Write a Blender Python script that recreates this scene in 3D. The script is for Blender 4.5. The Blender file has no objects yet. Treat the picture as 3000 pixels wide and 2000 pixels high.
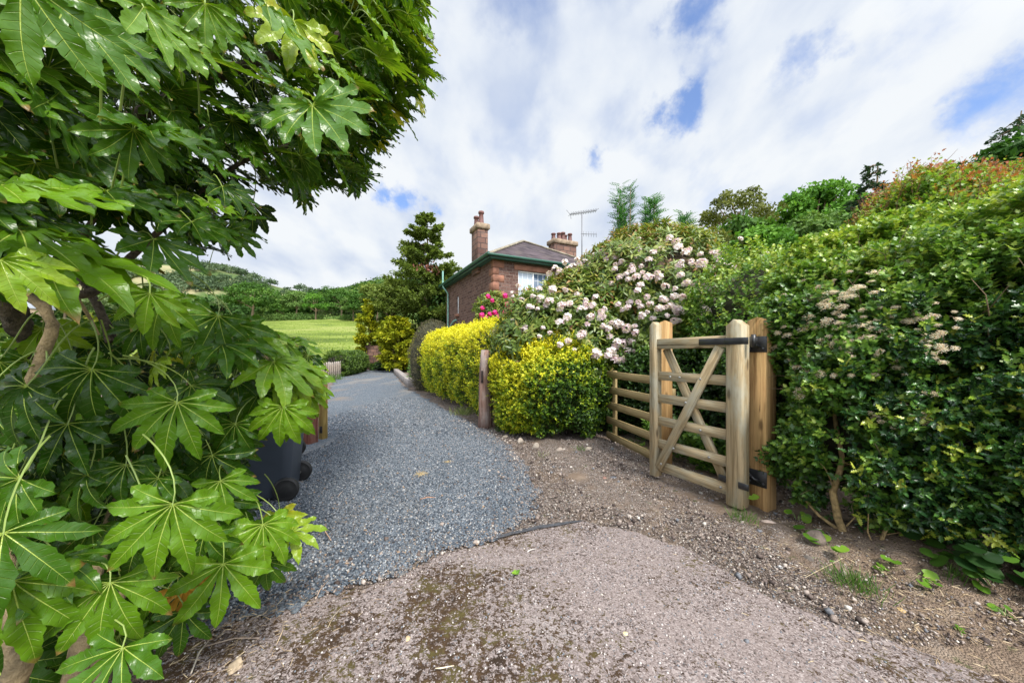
import bpy, math, random
import numpy as np
from mathutils import Vector, Matrix
from mathutils.geometry import tessellate_polygon

# ------------------------------------------------------------------ camera, world, sun, exposure
S = bpy.context.scene
COL = S.collection
CAM_H = 1.3; FPX = 1000.0; HV = 1030.0
cam_d = bpy.data.cameras.new('camera'); cam = bpy.data.objects.new('camera', cam_d); COL.objects.link(cam)
cam_d.sensor_width = 36; cam_d.lens = 12.0; cam_d.shift_y = 0.01
cam_d.clip_start = 0.02; cam_d.clip_end = 5000
cam.location = (0, 0, CAM_H); cam.rotation_euler = (math.pi/2, 0, 0)
S.camera = cam
S.view_settings.view_transform = 'Standard'; S.view_settings.look = 'None'
S.view_settings.exposure = 0.54; S.view_settings.gamma = 1.0
S.cycles.max_bounces = 6; S.cycles.transparent_max_bounces = 6
S.cycles.diffuse_bounces = 3; S.cycles.glossy_bounces = 2; S.cycles.transmission_bounces = 4
S.cycles.use_denoising = True
SUN_EL, SUN_AZ = math.radians(52), math.radians(150)    # azimuth clockwise from +Y

class Gr:
    """small helper to write node graphs"""
    def __init__(s, nt): s.nt = nt; nt.nodes.clear()
    def n(s, t, ins=None, **props):
        nd = s.nt.nodes.new(t)
        for k, v in props.items(): setattr(nd, k, v)
        for k, v in (ins or {}).items():
            sk = nd.inputs[k]
            if isinstance(v, bpy.types.NodeSocket): s.nt.links.new(v, sk)
            elif isinstance(v, bpy.types.Node): s.nt.links.new(v.outputs[0], sk)
            else: sk.default_value = v
        return nd
    def math(s, op, a, b=0.0, c=None, clamp=False):
        ins = {0: a, 1: b}
        if c is not None: ins[2] = c
        nd = s.n('ShaderNodeMath', ins, operation=op); nd.use_clamp = clamp
        return nd.outputs[0]
    def vmath(s, op, a, b=(0, 0, 0)):
        nd = s.n('ShaderNodeVectorMath', {0: a, 1: b}, operation=op)
        return nd.outputs['Value'] if op in ('DOT_PRODUCT', 'LENGTH', 'DISTANCE') else nd.outputs[0]
    def ramp(s, f, stops, interp='LINEAR'):
        nd = s.n('ShaderNodeValToRGB', {0: f}); cr = nd.color_ramp; cr.interpolation = interp
        while len(cr.elements) < len(stops): cr.elements.new(0.5)
        for e, (p, c) in zip(cr.elements, stops):
            e.position = p; e.color = (*c, 1) if len(c) == 3 else c
        return nd.outputs[0]
    def mixc(s, f, a, b, bt='MIX'):
        nd = s.n('ShaderNodeMix', None, data_type='RGBA', blend_type=bt)
        for k, v in ((0, f), (6, a), (7, b)):
            if isinstance(v, bpy.types.NodeSocket): s.nt.links.new(v, nd.inputs[k])
            else: nd.inputs[k].default_value = (*v, 1) if isinstance(v, tuple) and len(v) == 3 else v
        return nd.outputs[2]
    def noise(s, vec, scale, detail=3, rough=.55, dist=0.0):
        return s.n('ShaderNodeTexNoise', {'Vector': vec, 'Scale': scale, 'Detail': detail, 'Roughness': rough, 'Distortion': dist}).outputs[0]
    def mrange(s, v, a, b, c=0.0, d=1.0, smooth=True):
        nd = s.n('ShaderNodeMapRange', {0: v, 1: a, 2: b, 3: c, 4: d}); nd.interpolation_type = 'SMOOTHSTEP' if smooth else 'LINEAR'
        return nd.outputs[0]
    def attr(s, name): return s.n('ShaderNodeAttribute', attribute_name=name)
    def obj(s): return s.n('ShaderNodeTexCoord').outputs['Object']
    def bump(s, h, strength=.3, dist=.01): return s.n('ShaderNodeBump', {'Height': h, 'Strength': strength, 'Distance': dist}).outputs[0]
    def principled(s, **k):
        ins = {a.replace('_', ' '): b for a, b in k.items()}
        ins = {a: ((*b, 1) if isinstance(b, tuple) and len(b) == 3 and 'olor' in a else b) for a, b in ins.items()}
        return s.n('ShaderNodeBsdfPrincipled', ins).outputs[0]
    def out(s, sh): s.n('ShaderNodeOutputMaterial', {0: sh})

SUNV = (math.sin(SUN_AZ)*math.cos(SUN_EL), math.cos(SUN_AZ)*math.cos(SUN_EL), math.sin(SUN_EL))
def unit(u, v):
    d = Vector(((u-1500)/FPX, 1.0, -(v-HV)/FPX)); return tuple(d.normalized())

def make_world():
    w = bpy.data.worlds.new('World'); S.world = w; w.use_nodes = True
    g = Gr(w.node_tree)
    sky = g.n('ShaderNodeTexSky', sky_type='NISHITA', sun_disc=False, sun_elevation=SUN_EL, sun_rotation=SUN_AZ,
              air_density=1.0, dust_density=0.6, ozone_density=1.3).outputs[0]
    d = g.n('ShaderNodeTexCoord').outputs['Generated']
    # cloud deck: the direction projected on a layer overhead
    sep = g.n('ShaderNodeSeparateXYZ', {0: d})
    zz = g.math('MAXIMUM', g.math('ADD', sep.outputs[2], 0.42), 0.05)
    pv = g.n('ShaderNodeCombineXYZ', {0: g.math('DIVIDE', sep.outputs[0], zz), 1: g.math('DIVIDE', sep.outputs[1], zz), 2: 0.0}).outputs[0]
    pvs = g.n('ShaderNodeMapping', {0: pv, 'Rotation': (0, 0, math.radians(-35)), 'Scale': (1.7, 1.15, 1)}).outputs[0]
    n1 = g.noise(pvs, 1.6, 7, .52, .25)
    n2 = g.noise(pvs, 4.5, 6, .55, .15)
    wob = g.n('ShaderNodeTexNoise', {'Vector': d, 'Scale': 7.0, 'Detail': 6, 'Roughness': .62}).outputs[1]
    dw = g.vmath('ADD', d, g.vmath('MULTIPLY', g.vmath('SUBTRACT', wob, (.5, .5, .5)), (.20, .20, .20)))
    holes = [(1975, 310, .06, .95), (2015, 220, .045, .5), (2110, 120, .05, .5), (2330, 190, .06, .42), (2400, 130, .05, .4), (2010, 50, .06, .5), (2070, -30, .08, .6),
             (1180, 575, .045, .8), (1120, 560, .035, .7), (1260, 588, .03, .6), (1750, 445, .03, .5), (2985, 240, .07, .7), (2890, 200, .05, .35),
             (1390, 0, .10, .42), (1560, -70, .14, .5), (1800, -80, .12, .45), (1250, 150, .08, .2), (1650, 190, .06, .2), (2700, -60, .10, .4)]
    tot = None
    for (u, v, r, a) in holes:
        c = unit(u, v)
        h = g.mrange(g.vmath('DISTANCE', dw, c), 0.0, r*1.25, a, 0.0)
        tot = h if tot is None else g.math('ADD', tot, h)
    thick = g.math('ADD', g.mrange(n1, .34, .62, .70, 1.10), g.mrange(n2, .3, .7, -.12, .12))
    cov = g.math('SUBTRACT', g.math('MINIMUM', thick, 1.06), tot)
    up = g.mrange(sep.outputs[2], .02, .35, .12, 0.0)
    cov = g.mrange(g.math('ADD', cov, up), 0.05, 0.85, 0.12, 1.0)
    shade = g.noise(pvs, 2.2, 6, .5, .2)
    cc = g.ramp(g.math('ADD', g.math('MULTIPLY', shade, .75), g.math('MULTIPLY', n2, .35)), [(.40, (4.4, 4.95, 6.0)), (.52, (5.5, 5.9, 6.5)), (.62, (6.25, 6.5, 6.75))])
    glow = g.mrange(g.vmath('DOT_PRODUCT', d, tuple(SUNV)), .3, 1.0, 1.0, 3.3)  # clouds brightened around the sun, outside the view, to add soft light
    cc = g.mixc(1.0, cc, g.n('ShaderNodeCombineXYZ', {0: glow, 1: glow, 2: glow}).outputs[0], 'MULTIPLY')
    blue = g.mixc(1.0, sky, (1.1, 1.35, 1.75), 'MULTIPLY')
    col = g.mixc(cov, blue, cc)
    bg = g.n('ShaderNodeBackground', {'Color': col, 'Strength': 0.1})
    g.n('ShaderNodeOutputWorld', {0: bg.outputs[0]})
make_world()
sun_d = bpy.data.lights.new('sun', 'SUN'); sun = bpy.data.objects.new('sun', sun_d); COL.objects.link(sun)
sun_d.energy = 3.5; sun_d.angle = math.radians(11); sun_d.color = (1.0, .95, .86)
sd = Vector((math.sin(SUN_AZ)*math.cos(SUN_EL), math.cos(SUN_AZ)*math.cos(SUN_EL), math.sin(SUN_EL)))
sun.rotation_euler = sd.to_track_quat('Z', 'Y').to_euler(); sun.location = (0, -20, 30)

# ------------------------------------------------------------------ helpers
def V(u, v, Y):                                   # a photo pixel at depth Y -> world point
    return np.array(((u-1500)/FPX*Y, Y, CAM_H-(v-HV)/FPX*Y))
def G(u, v):                                      # a photo pixel on the flat ground -> (x, y)
    Y = CAM_H*FPX/(v-HV); return np.array(((u-1500)/FPX*Y, Y))
def nrm(a): return a/np.maximum(np.linalg.norm(a, axis=-1, keepdims=True), 1e-9)
def fbm(p, f, seed=0, o=3):
    r = np.random.RandomState(seed); out = 0; amp = 1; tot = 0
    for i in range(o):
        for k in range(4):
            w = nrm(r.normal(size=3))*f*(2**i)*r.uniform(.7, 1.3); out = out+amp*np.sin(p@w*6.283+r.uniform(0, 6.28))/2
        tot += amp; amp *= .55
    return out/tot
def sstep(x, a, b): t = np.clip((x-a)/(b-a), 0, 1); return t*t*(3-2*t)

def tag(o, label=None, cat=None, group=None, kind=None, category=None):
    cat = cat or category
    for k, v in (('label', label), ('category', cat), ('group', group), ('kind', kind)):
        if v: o[k] = v
    return o
def empty(name, loc=(0, 0, 0), rz=0.0, **k):
    o = bpy.data.objects.new(name, None); COL.objects.link(o); o.location = [float(q) for q in loc]; o.rotation_euler = (0, 0, rz); o.empty_display_size = .2
    return tag(o, **k)
def mesh(name, verts, faces, mat, parent=None, attrs=None, smooth=False, **k):
    """faces: list of (n,k) int arrays; attrs: {name: per-vertex floats or vectors}"""
    me = bpy.data.meshes.new(name); verts = np.asarray(verts, dtype=np.float32)
    fl = [np.asarray(f, dtype=np.int32) for f in faces if len(f)]
    lt = np.concatenate([np.full(len(f), f.shape[1], dtype=np.int32) for f in fl])
    li = np.concatenate([f.ravel() for f in fl]); ls = np.concatenate([[0], np.cumsum(lt)[:-1]]).astype(np.int32)
    me.vertices.add(len(verts)); me.vertices.foreach_set('co', verts.ravel())
    me.loops.add(len(li)); me.loops.foreach_set('vertex_index', li)
    me.polygons.add(len(lt)); me.polygons.foreach_set('loop_start', ls); me.polygons.foreach_set('loop_total', lt)
    if smooth: me.polygons.foreach_set('use_smooth', np.ones(len(lt), dtype=bool))
    for an, av in (attrs or {}).items():
        av = np.asarray(av, dtype=np.float32)
        if av.ndim == 1: me.attributes.new(an, 'FLOAT', 'POINT').data.foreach_set('value', av)
        else: me.attributes.new(an, 'FLOAT_VECTOR', 'POINT').data.foreach_set('vector', av.ravel())
    me.update(calc_edges=True); me.validate()
    if mat: me.materials.append(mat)
    o = bpy.data.objects.new(name, me); COL.objects.link(o)
    if parent is not None: o.parent = parent
    return tag(o, **k)

class MB:
    """collects chamfered beams, tubes, lathes; keeps a beam-local coordinate 'loc' for the wood grain"""
    def __init__(s): s.v = []; s.f = {}; s.l = []; s.t = []; s.n = 0; s.rng = random.Random(7)
    def add(s, v, faces, loc=None, tint=None):
        v = np.asarray(v, float); s.v.append(v)
        s.l.append(np.asarray(loc if loc is not None else v, float)); s.t.append(np.full(len(v), tint if tint is not None else s.rng.random()))
        for f in faces: s.f.setdefault(len(f), []).append([i+s.n for i in f])
        s.n += len(v)
    def beam(s, p0, p1, w, h, side=None, ch=.006, point=0.0, taper=1.0, tint=None, jit=0.0):
        p0 = np.array(p0, float); p1 = np.array(p1, float); ax = nrm(p1-p0); L = np.linalg.norm(p1-p0)
        if side is None: side = np.array((0, 0, 1.0)) if abs(ax[2]) < .9 else np.array((1.0, 0, 0))
        up = np.array(side, float); up = nrm(up-ax*(up@ax)); sd_ = np.cross(ax, up); ch = min(ch, w*.3, h*.3)
        a, b = w/2, h/2
        sec = [(a-ch, b), (-(a-ch), b), (-a, b-ch), (-a, -(b-ch)), (-(a-ch), -b), (a-ch, -b), (a, -(b-ch)), (a, b-ch)]
        rings = [(0, 1-2*ch/w, 1-2*ch/h), (ch, 1, 1), (L-ch, taper, taper), (L, taper*(1-2*ch/w), taper*(1-2*ch/h))]
        if point: rings = rings[:2]+[(L-point, taper, taper), (L, .05, taper)]
        v = []; l = []; off = np.array((s.rng.random()*50, s.rng.random()*50, s.rng.random()*50))
        for (t, sa, sb) in rings:
            for (x, y) in sec:
                j = np.array([s.rng.uniform(-jit, jit) for _ in range(3)])
                v.append(p0+ax*t+sd_*x*sa+up*y*sb+j); l.append(np.array((t, x*sa, y*sb))+off)
        F = [[7-i for i in range(8)], [24+i for i in range(8)]]
        for r in range(3):
            for i in range(8): F.append([r*8+i, r*8+(i+1) % 8, r*8+8+(i+1) % 8, r*8+8+i])
        s.add(v, F, l, tint)
    def box(s, c, size, rz=0.0, ch=.006, tint=None):
        x, y, z = size; d = np.array((math.cos(rz), math.sin(rz), 0)); c = np.array(c, float)
        s.beam(c-d*x/2, c+d*x/2, y, z, ch=ch, tint=tint)
    def tube(s, pts, radii, ns=8, caps=True, tint=None):
        P = np.array(pts, float); n = len(P); R = np.broadcast_to(np.asarray(radii, float), (n,))
        T = nrm(np.gradient(P, axis=0)); ref = np.array((0, 0, 1.0)) if abs(T[0][2]) < .9 else np.array((1.0, 0, 0))
        v = []; l = []; u = nrm(ref-T[0]*(ref@T[0])); L = 0; off = s.rng.random()*50
        for i in range(n):
            u = nrm(u-T[i]*(u@T[i])); w = np.cross(T[i], u)
            if i: L += np.linalg.norm(P[i]-P[i-1])
            for k in range(ns):
                a = 2*math.pi*k/ns; v.append(P[i]+(u*math.cos(a)+w*math.sin(a))*R[i]); l.append((L+off, math.cos(a)*R[i], math.sin(a)*R[i]))
        F = [[i*ns+k, i*ns+(k+1) % ns, (i+1)*ns+(k+1) % ns, (i+1)*ns+k] for i in range(n-1) for k in range(ns)]
        if caps: F += [[ns-1-k for k in range(ns)], [(n-1)*ns+k for k in range(ns)]]
        s.add(v, F, l, tint)
    def lathe(s, c, prof, ns=16, axis=(0, 0, 1), tint=None):
        """prof: (radius, along) pairs, starting and ending on a closed cap"""
        ax = nrm(np.array(axis, float)); ref = np.array((1.0, 0, 0)) if abs(ax[0]) < .9 else np.array((0, 1.0, 0))
        u = nrm(ref-ax*(ref@ax)); w = np.cross(ax, u); c = np.array(c, float); v = []
        for (r, z) in prof:
            for k in range(ns):
                a = 2*math.pi*k/ns; v.append(c+ax*z+(u*math.cos(a)+w*math.sin(a))*r)
        n = len(prof); F = [[i*ns+k, i*ns+(k+1) % ns, (i+1)*ns+(k+1) % ns, (i+1)*ns+k] for i in range(n-1) for k in range(ns)]
        F += [[ns-1-k for k in range(ns)], [(n-1)*ns+k for k in range(ns)]]
        s.add(v, F, None, tint)
    def build(s, name, mat, parent=None, smooth=False, origin=None, **k):
        v = np.concatenate(s.v)
        if origin is not None: v = v-np.array(origin)
        o = mesh(name, v, [np.array(f) for f in s.f.values()], mat, parent, {'loc': np.concatenate(s.l), 'tint': np.concatenate(s.t)}, smooth, **k)
        if origin is not None: o.location = origin
        if smooth:
            try: o.data.set_sharp_from_angle(angle=math.radians(40))
            except Exception: pass
        return o

def instance(proto, P, D, Nn, scale, tint, extra=None, width=None):
    """proto = (verts, faces, {attr: per-vert}); X of the proto goes along D, Z along the normal"""
    pv, pf, pa = proto; n = len(P); D = nrm(D); Nn = nrm(Nn-D*np.sum(Nn*D, 1, keepdims=True)); Y = np.cross(Nn, D)
    sc = np.broadcast_to(np.asarray(scale, float), (n,)); w = np.broadcast_to(np.asarray(1.0 if width is None else width, float), (n,))
    v = P[:, None, :]+(pv[None, :, 0:1]*D[:, None, :]+pv[None, :, 1:2]*Y[:, None, :]*w[:, None, None]+pv[None, :, 2:3]*Nn[:, None, :])*sc[:, None, None]
    m = len(pv); off = (np.arange(n)*m)[:, None, None]
    F = [(f[None]+off).reshape(-1, f.shape[1]) for f in pf]
    A = {'tint': np.repeat(np.broadcast_to(tint, (n,)), m)}
    for k, a in pa.items(): A[k] = np.tile(a, n)
    for k, a in (extra or {}).items(): A[k] = np.repeat(a, m)
    return v.reshape(-1, 3), F, A
def join(parts):
    V_, Fs, As, off = [], {}, {}, 0
    for (v, F, A) in parts:
        V_.append(v)
        for f in F: Fs.setdefault(f.shape[1], []).append(f+off)
        for k, a in A.items(): As.setdefault(k, []).append(a)
        off += len(v)
    return np.concatenate(V_), [np.concatenate(f) for f in Fs.values()], {k: np.concatenate(a) for k, a in As.items()}
def cloud(name, parts, mat, parent=None, **k):
    v, F, A = join(parts); return mesh(name, v, F, mat, parent, A, **k)

# leaf prototypes: along +X from the base, Z = upper side
def proto_simple(w=.42, fold=.12, droop=.15):
    xs = [0, .3, .68, 1.0]; hw = [0.0, w/2, w*.42, 0.0]
    v = [(0, 0, 0), (.3, hw[1], fold-.3**2*droop), (.3, 0, -.09*droop), (.3, -hw[1], fold-.09*droop), (.68, hw[2], fold*.8-.46*droop), (.68, 0, -.46*droop), (.68, -hw[2], fold*.8-.46*droop), (1, 0, -droop)]
    f3 = [(0, 2, 1), (0, 3, 2), (7, 4, 5), (7, 5, 6)]; f4 = [(1, 2, 5, 4), (2, 3, 6, 5)]
    return np.array(v), [np.array(f3), np.array(f4)], {}
def proto_diamond(w=.6, fold=.1):
    v = [(0, 0, 0), (.5, w/2, fold), (1, 0, 0), (.5, -w/2, fold)]
    return np.array(v), [np.array([(0, 2, 1), (0, 3, 2)])], {}
def proto_spiky(w=.5):
    """holly-like: a wavy edge with points"""
    e = [(0, 0), (.14, .12), (.2, .3), (.34, .17), (.46, .33), (.58, .17), (.72, .26), (.82, .1), (1.05, 0)]
    v = [(x, y*w*1.6, .10*(i % 2)+.02) for i, (x, y) in enumerate(e)]+[(x, -y*w*1.6, .10*(i % 2)+.02) for i, (x, y) in enumerate(e[1:-1])]
    m0 = len(v); v += [(x, 0, -.05) for x in (.14, .34, .58, .82)]
    f = []
    for sg in (0, 1):
        idx = list(range(9)) if sg == 0 else [0]+list(range(9, 16))+[8]
        seg = [(0, 1, m0), (1, 2, m0), (2, 3, m0+1), (2, m0+1, m0), (3, 4, m0+1), (4, 5, m0+2), (4, m0+2, m0+1), (5, 6, m0+2), (6, 7, m0+3), (6, m0+3, m0+2), (7, 8, m0+3)]
        for t in seg:
            q = tuple(idx[i] if i < 9 else i for i in t); f.append(q[::-1] if sg == 0 else q)
    return np.array(v, float), [np.array(f)], {}
def proto_lobed():
    """hawthorn-like: three to five short lobes"""
    e = [(0, 0), (.2, .12), (.25, .42), (.45, .22), (.6, .46), (.7, .2), (1, .12), (1.02, 0)]
    v = [(x, y, .12*abs(y)) for x, y in e]+[(x, -y, .12*abs(y)) for x, y in e[1:-1]]+[(.3, 0, -.03), (.68, 0, -.03)]
    f = []; A_, B_ = len(v)-2, len(v)-1
    for sg in (0, 1):
        idx = list(range(8)) if sg == 0 else [0]+list(range(8, 14))+[7]
        for t in ((0, 1, 'a'), (1, 2, 'a'), (2, 3, 'a'), (3, 'b', 'a'), (3, 4, 'b'), (4, 5, 'b'), (5, 6, 'b'), (6, 7, 'b')):
            q = tuple(A_ if i == 'a' else B_ if i == 'b' else idx[i] for i in t); f.append(q[::-1] if sg == 0 else q)
    return np.array(v, float), [np.array(f)], {}

def sprigs(rng, P, N_, k, L, size, up=.5, jit=.5, spread=.9, tint=None, tj=.25, proto=None, width=None, droop=0.0):
    """k leaves on every little twig that starts at P and grows along N_"""
    n = len(P); ax = nrm(nrm(N_)+np.array((0, 0, up))+rng.normal(size=(n, 3))*jit*.5)
    ref = nrm(np.cross(ax, rng.normal(size=(n, 3)))); r2 = np.cross(ax, ref); parts = []
    tint = rng.random(n) if tint is None else tint
    for j in range(k):
        a = j*2.4+rng.uniform(-.4, .4, n); t = (j+.3+rng.random(n)*.5)/k
        out = ref*np.cos(a)[:, None]+r2*np.sin(a)[:, None]
        D = nrm(ax*(.35+.5*t[:, None])+out*spread+rng.normal(size=(n, 3))*.15-np.array((0, 0, droop)))
        Nn = ax*.8+np.array((0, 0, .45))+rng.normal(size=(n, 3))*.35
        tt = np.clip(tint+(rng.random(n)-.5)*tj+(t-.5)*.2, 0, 1)
        parts.append(instance(proto, P+ax*(L*t)[:, None], D, Nn, size*(.7+.55*rng.random(n)), tt, width=width))
    return join(parts)

# ------------------------------------------------------------------ materials
MATS = {}
def material(name, fn, **k):
    if name in MATS: return MATS[name]
    m = bpy.data.materials.new(name); m.use_nodes = True; g = Gr(m.node_tree); fn(g, **k); MATS[name] = m; return m
def leaf_mat(name, stops, rough=.45, trans=.3, spec=.35, tcol=1.5, nscale=2.0, namp=.35):
    def fn(g):
        t = g.attr('tint').outputs['Fac']; n = g.noise(g.obj(), nscale, 3)
        f = g.math('ADD', t, g.math('MULTIPLY', g.math('SUBTRACT', n, .5), namp), clamp=True)
        c = g.ramp(f, stops)
        p = g.principled(Base_Color=c, Roughness=rough, Specular_IOR_Level=spec)
        tc = g.mixc(1.0, c, (tcol, tcol*1.05, tcol*.55), 'MULTIPLY')
        tr = g.n('ShaderNodeBsdfTranslucent', {'Color': tc}).outputs[0]
        g.out(g.n('ShaderNodeMixShader', {0: trans, 1: p, 2: tr}).outputs[0])
    return material(name, fn)
def plain(name, c, rough=.6, metal=0.0, nvar=.15, nscale=8, bump=.0, spec=.5):
    def fn(g):
        n = g.noise(g.obj(), nscale, 4); f = g.mrange(n, .3, .7, 1-nvar, 1+nvar, False)
        col = g.mixc(1.0, c, g.n('ShaderNodeCombineXYZ', {0: f, 1: f, 2: f}).outputs[0], 'MULTIPLY')
        kw = dict(Base_Color=col, Roughness=rough, Metallic=metal, Specular_IOR_Level=spec)
        if bump: kw['Normal'] = g.bump(g.noise(g.obj(), nscale*4, 4), bump, .02)
        g.out(g.principled(**kw))
    return material(name, fn)
def wood(name, c1, c2, green=0.0, rough=.75, grain=1.0, grey=None):
    def fn(g):
        l = g.attr('loc').outputs['Vector']
        s1 = g.n('ShaderNodeMapping', {0: l, 'Scale': (1.3, 26, 26)}).outputs[0]
        n = g.noise(s1, 1.0*grain, 5, .6, 1.2)
        s2 = g.n('ShaderNodeMapping', {0: l, 'Scale': (3, 160, 160)}).outputs[0]; fine = g.noise(s2, 1.0, 3, .6)
        c = g.mixc(g.mrange(n, .38, .6), tuple(x*.8 for x in c1), c2)
        c = g.mixc(g.mrange(fine, .35, .75, 0, .5), c, tuple(x*.45 for x in c1))
        big = g.noise(g.n('ShaderNodeMapping', {0: l, 'Scale': (2.5, 6, 6)}).outputs[0], 1.2, 4, .6)
        if grey: c = g.mixc(g.mrange(big, .45, .68, 0, .8), c, grey)
        if green: c = g.mixc(g.mrange(big, .38, .62, 0, green), c, (.16, .17, .055))
        # knots and drying checks
        kn = g.n('ShaderNodeTexVoronoi', {'Vector': g.n('ShaderNodeMapping', {0: l, 'Scale': (3.0, 9, 9)}).outputs[0], 'Scale': 1.0}).outputs[0]
        c = g.mixc(g.mrange(kn, .06, .2, .85, 0), c, tuple(x*.25 for x in c1))
        ck = g.noise(g.n('ShaderNodeMapping', {0: l, 'Scale': (1.1, 75, 75)}).outputs[0], 1.0, 2, .5, .8)
        ckm = g.math('MULTIPLY', g.mrange(ck, .655, .69), g.mrange(big, .42, .55)); c = g.mixc(g.math('MULTIPLY', ckm, .8), c, tuple(x*.18 for x in c1))
        h = g.math('SUBTRACT', g.math('ADD', g.math('MULTIPLY', n, .6), g.math('MULTIPLY', fine, .5)), g.math('MULTIPLY', ckm, .8))
        g.out(g.principled(Base_Color=c, Roughness=rough, Normal=g.bump(h, .35, .006), Specular_IOR_Level=.25))
    return material(name, fn)

# ------------------------------------------------------------------ ground
def bank(x, y):
    d = (x-1.14)*.762+(y-2.28)*.648
    return .16*sstep(d, .3, 1.15)*sstep(2.75-y, 0, .7)
def terrain(x, y):
    f = .137*np.maximum(0, np.minimum(y, 110)-25)
    w = np.clip((y-110)/140, 0, 1)*27*np.clip(.62+(x/np.maximum(y, 1)+.6)*3.0, .35, 1.25)
    hill = (84+17*sstep(y, 200, 300))*np.exp(-((x+470)/235)**2-((y-490)/170)**2)*sstep(y, 120, 330)
    return f+w+hill

def inpoly(P, poly):
    x, y = P[:, 0], P[:, 1]; c = np.zeros(len(P), bool); n = len(poly)
    for i in range(n):
        x0, y0 = poly[i]; x1, y1 = poly[(i+1) % n]
        if y0 == y1: continue
        m = ((y0 > y) != (y1 > y)) & (x < (x1-x0)*(y-y0)/(y1-y0)+x0); c ^= m
    return c
def pdist(P, poly):
    d = np.full(len(P), 1e9); n = len(poly)
    for i in range(n):
        a = np.array(poly[i]); b = np.array(poly[(i+1) % n]); ab = b-a
        t = np.clip(((P-a)@ab)/max(ab@ab, 1e-9), 0, 1); d = np.minimum(d, np.linalg.norm(P-(a+t[:, None]*ab), axis=1))
    return d
def ragged(poly, step=.02, amp=.03, seed=0, maxstep=.3):
    r = np.random.RandomState(seed); out = []
    n = len(poly)
    for i in range(n):
        a = np.array(poly[i], float); b = np.array(poly[(i+1) % n], float); L = np.linalg.norm(b-a)
        st = min(maxstep, step*max(1, np.linalg.norm(a)/3)); k = max(1, int(L/st)); nn = np.array((b-a)[::-1])*(1, -1)/max(L, 1e-6)
        for j in range(k):
            p = a+(b-a)*j/k; q = np.array([[p[0], p[1], 0.0]])
            out.append(p+nn*(fbm(q, 1.6, seed)[0]*amp*1.6+fbm(q, 9, seed+1)[0]*amp*.7+r.normal()*amp*.25))
    return out
def sheet(name, poly, z, mat, **k):
    vs = [(p[0], p[1], z) for p in poly]; tris = tessellate_polygon([[Vector(v) for v in vs]])
    tris = [t if (poly[t[1]][0]-poly[t[0]][0])*(poly[t[2]][1]-poly[t[0]][1])-(poly[t[1]][1]-poly[t[0]][1])*(poly[t[2]][0]-poly[t[0]][0]) > 0 else (t[0], t[2], t[1]) for t in tris]
    return mesh(name, vs, [np.array(tris)], mat, **k)

DRIVE = [G(*p) for p in [(1150, 1079), (1152, 1092), (1178, 1125), (1200, 1142), (1240, 1167), (1290, 1192), (1340, 1217), (1400, 1247), (1450, 1272), (1500, 1318), (1540, 1378),
         (1572, 1440), (1582, 1490), (1565, 1520), (1440, 1588), (1300, 1622), (1180, 1690), (1040, 1722), (950, 1742), (780, 1775), (640, 1850), (520, 1900),
         (330, 1800), (300, 1600), (700, 1400), (860, 1310), (935, 1285), (945, 1230), (952, 1165), (972, 1130), (992, 1106), (1003, 1090), (1000, 1079)]]
APRON = [G(*p) for p in [(1700, 1528), (1850, 1556), (2000, 1600), (2150, 1685), (2250, 1752), (2450, 1828), (2700, 1912), (2950, 2005)]]+[np.array((3.2, .4)), np.array((4.0, -1.2)), np.array((-3.5, -1.2)), np.array((-1.9, .9))] \
      + [G(*p) for p in [(420, 2000), (520, 1904), (640, 1853), (780, 1778), (950, 1745), (1040, 1725), (1180, 1693), (1300, 1625), (1440, 1590), (1565, 1548)]]

def speck(g, scale, stops, v, jitter=1.0):
    vo = g.n('ShaderNodeTexVoronoi', {'Vector': v, 'Scale': scale, 'Randomness': jitter})
    r = g.n('ShaderNodeSeparateColor', {0: vo.outputs['Color']}).outputs[0]
    return g.ramp(r, stops, 'CONSTANT'), vo.outputs['Distance']
def m_gravel(g):
    v = g.obj()
    st = [(0, (.035, .045, .06)), (.2, (.075, .095, .12)), (.42, (.115, .14, .17)), (.68, (.165, .19, .22)), (.88, (.26, .28, .30)), (.97, (.22, .16, .12))]
    c1, d1 = speck(g, 130, st, v); c2, d2 = speck(g, 60, st, v)
    c = g.mixc(g.mrange(g.noise(v, 60, 2), .4, .6), c1, c2)
    n = g.noise(v, .9, 5, .6); c = g.mixc(g.mrange(n, .53, .72, 0, .75), c, (.20, .165, .135))
    n3 = g.noise(g.n('ShaderNodeMapping', {0: v, 'Scale': (1.6, .35, 1)}).outputs[0], .8, 4, .6); c = g.mixc(g.mrange(n3, .5, .66, 0, .55), c, (.25, .225, .2))
    g.out(g.principled(Base_Color=c, Roughness=.85, Specular_IOR_Level=.2, Normal=g.bump(g.math('SUBTRACT', 1.0, d1), .7, .012)))
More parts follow.
